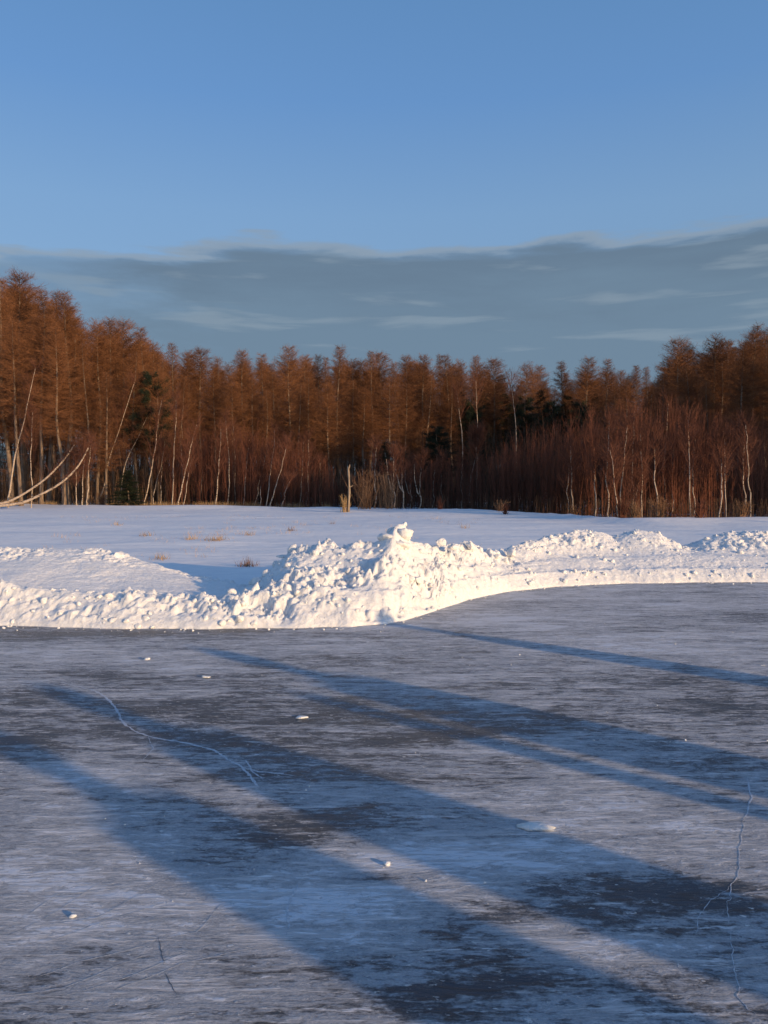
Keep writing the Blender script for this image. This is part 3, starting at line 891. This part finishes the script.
# pale far trunks lit in the dark zone
for i, (xa, ya, xb_, yb_, dpt, w) in enumerate([(459, 408, 463, 440, 57, 'left'), (477, 402, 478, 432, 57, 'middle'), (512, 400, 516, 430, 57, 'right')]):
    birch(xb_, 505, xb_, yb_, xa, ya, '%s one of three pale far birch trunks in front of the black evergreens' % w, 1.5, .075, 55, crown_from=.7, twig_n=40, group='far birches')

# two birches bent down to the snow at the left border
def bent(pts, depth, r, label):
    P = np.array([at_depth(a, b_, depth + .1 * i) for i, (a, b_) in enumerate(pts)])
    t = np.linspace(0, 1, 22); s = np.linspace(0, 1, len(P))
    Q = np.stack([np.interp(t, s, P[:, k]) for k in range(3)], -1)
    for _ in range(4): Q[1:-1] = .25 * Q[:-2] + .5 * Q[1:-1] + .25 * Q[2:]
    g0 = Q[0].copy(); Q -= g0
    o = thing('bent_birch', g0, label, 'birch', 'bent birches')
    tr = MB(); tr.tube(Q, r * (1 - .55 * t), 8); tr.build('trunk', M['birch_bark'], o)
    cr = MB(); n = 46
    u = rng.uniform(.45, 1, n); q = along(Q, u)
    d = np.array([.55, 0, .55]) + rng.normal(0, .45, (n, 3)); d[:, 2] += .1
    for k in range(n):
        dd = d[k] / np.linalg.norm(d[k]); L = rng.uniform(.5, 1.6)
        W = q[k] + dd[None] * (np.linspace(0, 1, 4) * L)[:, None]
        cr.tube(W, np.linspace(.012, .004, 4), 3, cap=False)
        m = 8; cr.twigs(along(W, rng.uniform(.2, 1, m)), dd + rng.normal(0, .5, (m, 3)), rng.uniform(.2, .6, m), np.full(m, .011))
    cr.build('crown', M['birch_twig'], o, smooth=False)


bent([(-22, 505), (-4, 504.5), (8, 503), (24, 494), (38, 485), (50, 476), (62, 463), (70, 453), (75, 445)], 44.5, .08, 'upper one of two pale birches bent low over snow at left')
bent([(-4, 506), (18, 504.5), (28, 501), (42, 494), (56, 487), (68, 478), (78, 468), (84, 458), (89, 448)], 43.2, .085, 'lower, longer one of two pale birches bent low over snow at left')

# broken snag
g0 = at(349, 512, .3); H = EYE + (HY - 466) / F * g0[1] - .3
b = MB(); t = np.linspace(0, 1, 12)
b.tube(np.stack([-.04 + .05 * np.sin(t * 3), 0 * t, H * t], -1), .062 - .02 * t + .012 * np.sin(t * 17), 8)
b.tube(np.array([[0, 0, H * .97], [.03, 0, H * 1.02], [.035, 0, H * 1.06]]), [.045, .03, .006], 5)
b.tube(np.array([[.03, 0, H * .55], [.2, .05, H * .60]]), [.02, .008], 5)
o = b.build('broken_snag', M['deadwood']); o.location = (g0[0], g0[1], field_z(g0[0], g0[1]) - .05)
tag(o, 'pale broken dead trunk standing alone before the black gap in the forest', 'dead tree')


# ---- bushes
def bush_bm(h, n, spread, tw, w=.012, m=10):
    b = MB()
    for k in range(n):
        a = rng.uniform(0, 6.28); ang = rng.uniform(.02, spread); L = h * rng.uniform(.6, 1.1)
        p0 = np.array([rng.normal(0, .12 * h), rng.normal(0, .12 * h), 0])
        d = np.array([math.sin(ang) * math.cos(a), math.sin(ang) * math.sin(a), math.cos(ang)])
        Q = p0 + d[None] * (np.linspace(0, 1, 4) * L)[:, None]
        b.tube(Q, np.linspace(.012, .004, 4), 3, cap=False)
        b.twigs(along(Q, rng.uniform(.25, 1, m)), d + rng.normal(0, .45, (m, 3)), rng.uniform(.25, .6, m) * tw, np.full(m, w))
    return b


for (px, py, hpx, n, sp, mt, label) in [
    (344, 512, 17, 26, .35, 'straw', 'small rusty bush at the foot of the broken snag'),
    (366, 511, 37, 60, .55, 'brush', 'grey brown bush of upright twigs right of the broken snag'),
    (386, 511, 36, 50, .45, 'brush', 'dim bush between the straight birch and the bright birch'),
    (100, 506, 16, 40, .8, 'brush', 'low tangled bush on the snow under the leaning trunk'),
    (440, 512, 12, 30, .7, 'red_twig', 'low red brush poking through snow below the dark wide pine'),
    (500, 514, 12, 26, .8, 'brush', 'low brush on the snow right of the round orange sapling'),
    (505, 515, 12, 26, .8, 'red_twig', 'low red brush beside the start of the right thicket'),
    (574, 516, 15, 30, .7, 'brush', 'low brush round the foot of the lone bright birch'),
    (622, 520, 22, 50, .6, 'red_twig', 'dense low brush at the snow edge below the pyramid tree'),
    (636, 520, 20, 40, .6, 'brush', 'brush just right of the dense one below the pyramid tree'),
    (659, 520, 22, 50, .6, 'brush', 'brush round the bushy foot of the boldest birch'),
    (700, 521, 18, 40, .6, 'red_twig', 'low red brush left of the reddish twin birches'),
    (742, 519, 18, 40, .6, 'brush', 'brush at the foot of the whitish twin birches')]:
    g0 = at(px, py, .3); h = hpx / F * g0[1]
    o = bush_bm(h, n, sp, h * .5).build('bush', M[mt], smooth=False); o.location = (g0[0], g0[1], float(field_z(g0[0], g0[1])) - .03)
    tag(o, label, 'bush', 'bushes along the forest edge')


# ---- red thicket of saplings: a mass of thin stems
def thicket(name, area, n, hfun, m, tw=24, stemr=.010, gmax=.6, low=.12):
    b = MB()
    S, Dd, Ln = [], [], []
    for k in range(n):
        px, off = area(rng.random(), rng.random())
        xs = (px - CX) / F
        y = 40.0
        for _ in range(8): y = shore(np.array(xs * y)) + off
        x = xs * y
        h = hfun(px) * rng.uniform(.55, 1.08)
        z0 = float(field_z(np.array(x), np.array(y))) - .05
        ln = rng.normal(0, .05, 2)
        Q = np.array([[0, 0, 0], [ln[0] * .3 * h, ln[1] * .3 * h, .36 * h], [ln[0] * .9 * h, ln[1] * .9 * h, .7 * h], [ln[0] * 1.5 * h, ln[1] * 1.5 * h, h]]) + [x, y, z0]
        b.tube(Q, np.linspace(stemr, .004, 4), 3, cap=False)
        S.append(along(Q, rng.uniform(low, .98, tw))); a = rng.uniform(0, 6.28, tw); g_ = rng.uniform(.15, gmax, tw)
        Dd.append(np.stack([np.sin(g_) * np.cos(a), np.sin(g_) * np.sin(a), np.cos(g_)], -1)); Ln.append(rng.uniform(.3, 1.0, tw) * .22 * h)
    S = np.vstack(S); Dd = np.vstack(Dd); Ln = np.concatenate(Ln)
    b.twigs(S, Dd, Ln, rng.uniform(.007, .012, len(S)))
    b.twigs(S + Dd * (Ln * .5)[:, None], Dd + rng.normal(0, .3, Dd.shape), Ln * .6, np.full(len(S), .007))
    return tag(b.build(name, M[m], smooth=False), kind='stuff')


thicket('sapling_thicket', lambda u, v: (500 + 330 * u, 1.3 + 10 * v ** 1.3), 1500, lambda px: float(np.interp(px, [500, 540, 600, 680, 730, 830], [3.5, 3.9, 4.4, 4.6, 4.3, 4.0])), 'red_twig')
thicket('sapling_thicket', lambda u, v: (168 + 165 * u, .8 + 8 * v), 750, lambda px: float(np.interp(px, [165, 190, 230, 290, 335], [4.0, 4.8, 4.8, 4.2, 2.6])), 'red_twig')
thicket('undergrowth', lambda u, v: (330 + 190 * u, .5 + 9 * v), 700, lambda px: float(np.interp(px, [330, 380, 450, 520], [1.6, 2.6, 2.6, 3.2])), 'red_twig')
thicket('undergrowth', lambda u, v: (-90 + 270 * u, 2.0 + 9 * v), 600, lambda px: 2.6, 'brush', 16)
thicket('undergrowth', lambda u, v: (-160 + 1100 * u, 9 + 34 * v), 3600, lambda px: 5.0, 'dark_twig', 18, .022, .9, .05)
thicket('undergrowth', lambda u, v: (-160 + 1100 * u, 2.2 + 9 * v), 3800, lambda px: 2.3, 'dark_twig', 22, .011, 1.2, .0)


thicket('far_forest', lambda u, v: (-170 + 1120 * u, 66 + 26 * v), 1500, lambda px: 10.5, 'dark_twig', 40, .06, .9, .03)
thicket('undergrowth', lambda u, v: (-170 + 500 * u, 12 + 20 * v), 1500, lambda px: 6.5, 'dark_twig', 26, .03, .9, .05)
thicket('edge_brush', lambda u, v: (360 + 440 * u, -2.0 + 2.8 * v), 420, lambda px: .8, 'dark_twig', 10, .007, .9, .2)


# ---- evergreens
def evergreen_meshes(H, Lmax, base, flat=.0, step=.22, up=0.0, clump=9):
    path = bend_path(H, 12, .25)
    tr = MB(); tr.tube(path, .014 * H * (1 - np.linspace(0, 1, 12)) ** .9 + .012, 7)
    cr = MB(); S, Dd, Ln, W = [], [], [], []
    for h in np.arange(base * H, H * .98, step):
        t = (h / H - base) / (1 - base)
        for k in range(4):
            az = rng.uniform(0, 6.28); L = Lmax * ((1 - t) ** (.8 - .5 * flat) + .05) * rng.uniform(.55, 1.15)
            p0 = along(path, np.array([h / H]))[0]
            d = np.array([math.cos(az), math.sin(az), up + rng.normal(0, .14) - .12 * (1 - t)]); 
            P = p0 + d[None] * (np.linspace(0, 1, 4) * L)[:, None]; P[2:, 2] += .06 * L
            cr.tube(P, np.linspace(.02, .005, 4), 3, cap=False)
            m = int(L * 16) + 3
            q = along(P, rng.uniform(.2, 1, m))
            for c_ in range(clump):
                S.append(q + rng.normal(0, .09, q.shape)); Dd.append(d * .5 + rng.normal(0, .6, q.shape)); Ln.append(rng.uniform(.12, .28, m)); W.append(rng.uniform(.022, .045, m))
    cr.twigs(np.vstack(S), np.vstack(Dd), np.concatenate(Ln), np.concatenate(W))
    a = tr.mesh('evergreen_trunk'); a.materials.append(M['larch_bark'])
    c = cr.mesh('evergreen_crown'); c.materials.append(M['needles'])
    return a, c, H


EV = [evergreen_meshes(9, 2.2, .12), evergreen_meshes(9, 2.4, .45, .8, .26, .12), evergreen_meshes(9, 2.6, .2, .6)]
for (px, top, y, k, wide, label) in [
    (128, 468, 46.5, 0, 2.2, 'low dark green spruce among the leaning trunks at left'),
    (152, 372, 50, 1, .75, 'dark green pine whose crown shows between the left larches'),
    (436, 424, 47, 2, 1.1, 'dark wide pine with level branches in the middle of the forest edge'),
    (386, 440, 51, 0, 1.5, 'low dark evergreen behind the bright birch left of the forked birch'),
    (402, 446, 48, 2, 1.0, 'lower dark evergreen left of the dark wide pine'),
    (458, 392, 64, 2, .8, 'first of the blackish evergreens behind the far birch trunks'),
    (482, 388, 65, 0, .8, 'second of the blackish evergreens behind the far birch trunks'),
    (508, 394, 64, 2, .8, 'third of the blackish evergreens, right of the far birch trunks'),
    (540, 392, 63, 0, .9, 'blackish evergreen first left of the wide orange larch'),
    (566, 396, 62, 2, .8, 'blackish evergreen below the round topped larch of the right half'),
    (594, 394, 62, 0, .8, 'blackish evergreen directly left of the lit pyramid tree'),
    (470, 398, 60, 2, 1.0, 'blackish evergreen nearest behind the middle far birch trunk'),
    (524, 398, 59, 2, 1.0, 'blackish evergreen right of the right far birch trunk'),
    (552, 402, 58, 2, 1.0, 'broad blackish evergreen low behind the right thicket'),
    (580, 402, 57, 2, 1.0, 'second broad blackish evergreen low behind the right thicket'),
    (650, 400, 58, 2, .8, 'blackish evergreen directly right of the lit pyramid tree')]:
    x = (px - CX) / F * y
    place_tree('evergreen_tree', EV[k], x, y, float(EYE + (HY - top) / F * y - .3), label, 'evergreen', 'dark evergreens in the forest', wide=wide)

# lit pyramid tree in front of the right forest
px, y = 623, 35.0
place_tree('larch_tree', larch_meshes(7.2, 1.35, .3, .85, 1.2, False), (px - CX) / F * y, y, float(EYE + (HY - 380) / F * y - .3),
           'small pointed pyramid shaped larch, brightest orange, rising from the right thicket', 'larch', None)

# ---- dry grass
b = MB()
for k in range(2600):      # fringe at the forest foot on the left
    px = rng.uniform(-40, 330); xs = (px - CX) / F; y = 45.0
    off = rng.uniform(-.5, 1.6)
    for _ in range(6): y = shore(np.array(xs * y)) + off
    if vnoise(np.array(px * .06), np.array(off), 3) < .45: continue
    n = 5; x = xs * y
    s0 = np.array([x, y, float(field_z(np.array(x), np.array(y))) - .02]) + rng.normal(0, .05, (n, 3)) * [1, 1, 0]
    b.twigs(s0, np.array([0, 0, 1.0]) + rng.normal(0, .35, (n, 3)), rng.uniform(.15, .5, n), np.full(n, .016))
tag(b.build('dry_grass', M['straw'], smooth=False), kind='stuff')
b = MB()
for k in range(900):
    px = rng.uniform(20, 480); py = 516 + 36 * rng.random()
    if vnoise(np.array(px * .03), np.array(py * .13), 8) < .62: continue
    g0 = at(px, py, .25); z0 = float(field_z(g0[0], g0[1])); n = 5
    s0 = np.array([g0[0], g0[1], z0 - .01]) + rng.normal(0, .08, (n, 3)) * [1, 1, 0]
    b.twigs(s0, np.array([0, 0, 1.0]) + rng.normal(0, .4, (n, 3)), rng.uniform(.04, .16, n), np.full(n, .007))
tag(b.build('field_grass', M['straw'], smooth=False), kind='stuff')
GT = 'dry grass tufts on the snow field'
for (px, py, w, n, dk, label) in [
    (215, 542, 18, 60, 0, 'widest straw tuft patch on the snow field behind the left ridge'), (190, 541, 14, 36, 0, 'straw tufts left of the widest patch'),
    (146, 538, 12, 30, 0, 'straw tufts farthest left on the snow field'), (290, 533, 6, 18, 1, 'single dark tuft behind the left shoulder of the heap'),
    (160, 556, 14, 30, 0, 'straw tufts on the edge of the blue shade'), (247, 562, 14, 44, 1, 'dark stubble inside the blue shade left of the heap'),
    (332, 527, 6, 14, 0, 'faint tuft on the field above the middle of the heap'), (465, 530, 7, 14, 0, 'faint tuft on the field right of the peak'),
    (118, 528, 10, 16, 0, 'faint far straw tufts on the field at left'), (250, 537, 10, 20, 0, 'faint straw tufts right of the widest patch')]:
    g0 = at(px, py, .2); ww = w / F * g0[1] / 2
    b = MB()
    n *= 2; s0 = np.stack([rng.normal(0, ww * .55, n), rng.normal(0, ww * .8, n), np.full(n, -.02)], -1)
    b.twigs(s0, np.array([0, 0, 1.0]) + rng.normal(0, .4, (n, 3)), rng.uniform(.07, .24, n), np.full(n, .011))
    o = b.build('grass_tuft', M['brush' if dk else 'straw'], smooth=False); o.location = (g0[0], g0[1], float(field_z(g0[0], g0[1])))
    tag(o, label, 'grass tuft', GT)

# ---- the forest goes on round the lake to the right, out of the frame: its tall trees shade the lower part of the far forest
def shade_row(p0, p1, n, H, label, group):
    for i in range(n):
        u = i / max(n - 1, 1)
        x = p0[0] + (p1[0] - p0[0]) * u + rng.uniform(-.8, .8); y = p0[1] + (p1[1] - p0[1]) * u + rng.uniform(-1.2, 1.2)
        m_ = (EV[0], LARCH[0], EV[2], LARCH[5])[i % 4]
        place_tree('forest_tree', m_, x, y, H * rng.uniform(.90, 1.06), label, 'tree', group, wide=.95 if m_[2] > 10 else .5)


shade_row((37, -2), (43.5, 7.5), 12, 5.6, 'low tree at the near end of the right shore', 'low trees on the right shore')
LSH = 'tall tree of the forest that goes on round the right shore of the lake'
for (p0, p1, n, H) in [((40.7, 12), (47, 12.5), 13, 14), ((43.2, 14), (49, 15), 12, 14), ((51.5, 26), (62, 30.5), 17, 16), ((53.5, 29), (64, 33.5), 17, 16.2)]:
    shade_row(p0, p1, n, H, LSH, 'trees on the right shore')


# ------------------------------------------------------------------ people on the ice behind the viewer: their long shadows cross the ice
def person(loc, H, face, coat, pants, label):
    k = H / 1.75
    o = thing('person', loc, label, 'person', 'people standing on the ice', rz=face)
    J = {'pel': ((0, 0, .95), .155), 'sp': ((0, .01, 1.16), .165), 'ch': ((0, .0, 1.36), .18), 'nk': ((0, 0, 1.50), .065), 'hd': ((0, -.01, 1.60), .095), 'tp': ((0, -.005, 1.68), .085)}
    E = [('pel', 'sp'), ('sp', 'ch'), ('ch', 'nk'), ('nk', 'hd'), ('hd', 'tp')]
    for s, sd in ((-1, 'l'), (1, 'r')):
        J.update({'sh' + sd: ((.19 * s, 0, 1.40), .085), 'el' + sd: ((.25 * s, .02, 1.13), .062), 'wr' + sd: ((.24 * s, -.06, .90), .045), 'pm' + sd: ((.235 * s, -.08, .83), .036),
                  'hp' + sd: ((.10 * s, 0, .88), .11), 'kn' + sd: ((.12 * s, -.02, .50), .075), 'an' + sd: ((.13 * s, .01, .10), .052), 'ft' + sd: ((.14 * s, -.15, .05), .045)})
        E += [('ch', 'sh' + sd), ('sh' + sd, 'el' + sd), ('el' + sd, 'wr' + sd), ('wr' + sd, 'pm' + sd), ('pel', 'hp' + sd), ('hp' + sd, 'kn' + sd), ('kn' + sd, 'an' + sd), ('an' + sd, 'ft' + sd)]
        for i in range(4):
            a = 'f%d' % i + sd; x0 = (.235 * s, -.105 + .018 * i, .80)
            J[a] = (x0, .0095); J[a + 't'] = ((.228 * s, -.11 + .02 * i - .012, .735 + .008 * abs(i - 1.5)), .008)
            E += [('pm' + sd, a), (a, a + 't')]
        J['th' + sd] = ((.215 * s, -.125, .79), .011); E.append(('pm' + sd, 'th' + sd))
    names = list(J); idx = {n: i for i, n in enumerate(names)}

    def skin(name, keep, scale, mt, sub=2):
        nm = [n for n in names if n in keep]; ix = {n: i for i, n in enumerate(nm)}
        me = bpy.data.meshes.new(name)
        me.from_pydata([tuple(c * k for c in J[n][0]) for n in nm], [(ix[a], ix[b_]) for a, b_ in E if a in ix and b_ in ix], [])
        ob = link(name, me, o)
        md = ob.modifiers.new('skin', 'SKIN'); md.use_smooth_shade = True
        for n in nm: me.skin_vertices[0].data[ix[n]].radius = (J[n][1] * k * scale,) * 2
        me.skin_vertices[0].data[0].use_root = True
        ob.modifiers.new('sub', 'SUBSURF').render_levels = sub
        me.materials.append(mt); return ob
    skin('body', set(names), 1.0, M['skin'])
    skin('coat', {'pel', 'sp', 'ch', 'shl', 'ell', 'wrl', 'shr', 'elr', 'wrr', 'hpl', 'hpr'}, 1.28, coat)
    skin('trousers', {'pel', 'hpl', 'knl', 'anl', 'hpr', 'knr', 'anr'}, 1.15, pants)
    b = MB(); a = np.linspace(0, 1, 8)
    b.tube(np.stack([0 * a, 0 * a - .005, 1.60 + .16 * a], -1) * k, (.118 * np.sqrt(np.clip(1 - (a * .97) ** 3, 0, 1)) + .004) * k, 14)
    b.build('woolly_hat', coat, o)
    for s in (-1, 1):
        b = MB(); b.tube(np.array([[.135 * s, .05, .0], [.135 * s, .04, .12], [.135 * s, .02, .26]]) * k, [.07 * k, .066 * k, .07 * k], 12)
        b.tube(np.array([[.135 * s, .06, .045], [.14 * s, -.10, .045], [.145 * s, -.19, .035]]) * k, [.045 * k, .047 * k, .03 * k], 12)
        b.build('boot', M['boot'], o)
    # face
    b = MB()
    for s in (-1, 1): b.add(IV2 * .011 * k + np.array([.034 * s, -.098, 1.615]) * k, None, IF2)
    b.build('eyes', M['boot'], o)
    b = MB(); b.tube(np.array([[0, -.095, 1.62], [0, -.118, 1.585], [0, -.10, 1.575]]) * k, [.008 * k, .014 * k, .01 * k], 8); b.build('nose', M['skin'], o)
    return o


M['skin'] = plain_mat('skin', (.55, .36, .27), .5); M['boot'] = plain_mat('boot leather', (.03, .03, .03), .5)
coats = [plain_mat('navy coat', (.03, .05, .12)), plain_mat('red coat', (.30, .03, .03)), plain_mat('grey coat', (.15, .15, .16)), plain_mat('green coat', (.05, .10, .06))]
trs = plain_mat('dark trousers', (.04, .04, .05))
NRM = np.array([SUN_DIR[1] * -1, SUN_DIR[0]])       # across the shadows


def caster(s, tip_px, H):
    """feet of someone whose shadow runs along line s and ends near that pixel"""
    t = at(*tip_px)[:2]; t = t + NRM * (s - t @ NRM)
    return t + SUN_DIR * (H / math.tan(SUN_EL))


for (s, tip, H, ci, face, label) in [(2.85, (70, 682), 1.78, 0, .9, 'person in a navy coat and woolly hat on the ice, second from the viewer'),
                                     (2.06, (-40, 735), 1.72, 1, 1.2, 'person in a red coat and woolly hat on the ice, closest to the viewer'),
                                     (4.52, (190, 652), 1.76, 2, .7, 'person in a grey coat and woolly hat on the ice, third from the viewer'),
                                     (6.76, (384, 608), 1.70, 3, -.6, 'person in a green coat and woolly hat on the ice, farthest from the viewer')]:
    f = caster(s, tip, H)
    person((f[0], f[1], 0), H, face, coats[ci], trs, label)
f = caster(4.02, (330, 700), 1.5)
b = MB(); b.tube(np.array([[0, 0, 0], [.01, 0, .8], [0, .01, 1.5]]), [.095, .09, .085], 10); b.tube(np.array([[0, .01, 1.5], [0, .01, 1.53]]), [.095, .07], 10)
o = b.build('wooden_post', M['deadwood']); o.location = (f[0], f[1], 0); tag(o, 'short round wooden post frozen into the ice', 'post')

# ------------------------------------------------------------------ sky, sun, camera
w = bpy.data.worlds.new('World'); scene.world = w; w.use_nodes = True
nt = w.node_tree; nt.nodes.clear()
out = nt.nodes.new('ShaderNodeOutputWorld'); bg = nt.nodes.new('ShaderNodeBackground'); nt.links.new(bg.outputs[0], out.inputs[0])
sky = nt.nodes.new('ShaderNodeTexSky'); sky.sky_type = 'NISHITA'; sky.sun_disc = False
sky.sun_elevation = SUN_EL
sky.sun_rotation = math.atan2(SUN_DIR[0], SUN_DIR[1])
sky.air_density = 1.0; sky.dust_density = .7; sky.ozone_density = 2.5; sky.altitude = 50
bg.inputs[1].default_value = .15
tc = nt.nodes.new('ShaderNodeTexCoord').outputs['Generated']
sep = nt.nodes.new('ShaderNodeSeparateXYZ'); nt.links.new(tc, sep.inputs[0])
el = math_(nt, 'MULTIPLY', math_(nt, 'ARCSINE', sep.outputs[2]), 180 / math.pi)
az = math_(nt, 'MULTIPLY', math_(nt, 'ARCTAN2', sep.outputs[0], sep.outputs[1]), 180 / math.pi)
cmb = nt.nodes.new('ShaderNodeCombineXYZ'); nt.links.new(az, cmb.inputs[0]); nt.links.new(el, cmb.inputs[1])
n1 = noise_(nt, mapping_(nt, cmb.outputs[0], (.07, .30, 1), (0, 0, R(3)), (2.3, 1.1, 0)), 1.0, 7, .58, .25)
n2 = noise_(nt, mapping_(nt, cmb.outputs[0], (.085, .80, 1), (0, 0, R(1.5)), (7.7, 3.1, 0)), 1.0, 5, .5, .3)
n3 = noise_(nt, mapping_(nt, cmb.outputs[0], (.03, .1, 1), loc=(4, 4, 0)), 1.0, 2)
topl = math_(nt, 'ADD', math_(nt, 'MULTIPLY', az, .006), 16.9)
topl = math_(nt, 'SUBTRACT', topl, math_(nt, 'MULTIPLY', math_(nt, 'MAXIMUM', math_(nt, 'SUBTRACT', -10.0, az), 0.0), .10))
e2 = math_(nt, 'SUBTRACT', el, topl)
e2 = math_(nt, 'ADD', e2, math_(nt, 'MULTIPLY', math_(nt, 'SUBTRACT', n1, .5), 3.0))
e2 = math_(nt, 'ADD', e2, math_(nt, 'MULTIPLY', math_(nt, 'SUBTRACT', n2, .5), 2.2))
body = math_(nt, 'MULTIPLY', smooth_(nt, math_(nt, 'MULTIPLY', e2, -1.0), -.4, 1.0), math_(nt, 'ADD', .62, math_(nt, 'MULTIPLY', smooth_(nt, math_(nt, 'ADD', az, math_(nt, 'MULTIPLY', math_(nt, 'SUBTRACT', n1, .5), 40.0)), -27, -12), .38)))
rim = math_(nt, 'MULTIPLY', smooth_(nt, e2, -.6, -.15), smooth_(nt, math_(nt, 'MULTIPLY', e2, -1), -.35, .1))
front_ = smooth_(nt, sep.outputs[1], -.1, .35)
streak = math_(nt, 'MULTIPLY', smooth_(nt, n2, .54, .68), math_(nt, 'MULTIPLY', smooth_(nt, el, 7.5, 10.0), body))
tint = nt.nodes.new('ShaderNodeMix'); tint.data_type = 'RGBA'; tint.blend_type = 'MULTIPLY'; tint.inputs[0].default_value = 1
nt.links.new(sky.outputs[0], tint.inputs[6]); tint.inputs[7].default_value = (.93, 1.01, 1.24, 1)
ramp = nt.nodes.new('ShaderNodeValToRGB'); nt.links.new(math_(nt, 'DIVIDE', el, 40.0), ramp.inputs[0])
cr_ = ramp.color_ramp
for k, (pos, col) in enumerate([(12, (1.05, 1.65, 2.35)), (19, (.955, 1.66, 2.62)), (26, (.64, 1.38, 2.66)), (34, (.53, 1.22, 2.35))]):
    e_ = cr_.elements[k] if k < 2 else cr_.elements.new(pos / 40)
    e_.position = pos / 40; e_.color = (*col, 1)
SKYC = mix_(nt, math_(nt, 'MULTIPLY', front_, .8), tint.outputs[2], ramp.outputs[0])
CLOUD = dict(body=(.72, 1.08, 1.47), dark=(.62, .92, 1.27), pale=(1.26, 1.62, 1.98))
c = mix_(nt, math_(nt, 'MULTIPLY', math_(nt, 'MULTIPLY', body, front_), .9), SKYC, mix_(nt, smooth_(nt, math_(nt, 'ADD', e2, math_(nt, 'MULTIPLY', math_(nt, 'SUBTRACT', n1, .5), 9.0)), -5.5, -.5), CLOUD['body'], CLOUD['dark']))
c = mix_(nt, math_(nt, 'MULTIPLY', math_(nt, 'MULTIPLY', streak, front_), .55), c, CLOUD['pale'])
c = mix_(nt, math_(nt, 'MULTIPLY', math_(nt, 'MULTIPLY', rim, front_), .6), c, (1.36, 1.66, 1.98))
nt.links.new(c, bg.inputs[0])

sl = bpy.data.lights.new('sun', 'SUN'); sl.energy = 3.6; sl.angle = R(.5); sl.color = (1.0, .68, .36)
so = link('sun', sl)
d = Vector((-SUN_DIR[0] * math.cos(SUN_EL), -SUN_DIR[1] * math.cos(SUN_EL), -math.sin(SUN_EL)))
so.rotation_euler = d.to_track_quat('-Z', 'Y').to_euler()
so.location = (20, -20, 20)

cam = bpy.data.cameras.new('camera'); cam.sensor_fit = 'HORIZONTAL'; cam.sensor_width = 36; cam.lens = 36 * F / 768
cam.clip_end = 2000; cam.clip_start = .05
co = link('camera', cam); co.location = (0, 0, EYE); co.rotation_euler = (R(90) - math.atan((512 - HY) / F), 0, 0)
scene.camera = co
vs = scene.view_settings; vs.view_transform = 'Standard'; vs.look = 'None'; vs.exposure = .5; vs.gamma = 1; vs.use_curve_mapping = False
scene.cycles.max_bounces = 10; scene.cycles.diffuse_bounces = 6; scene.cycles.use_denoising = True
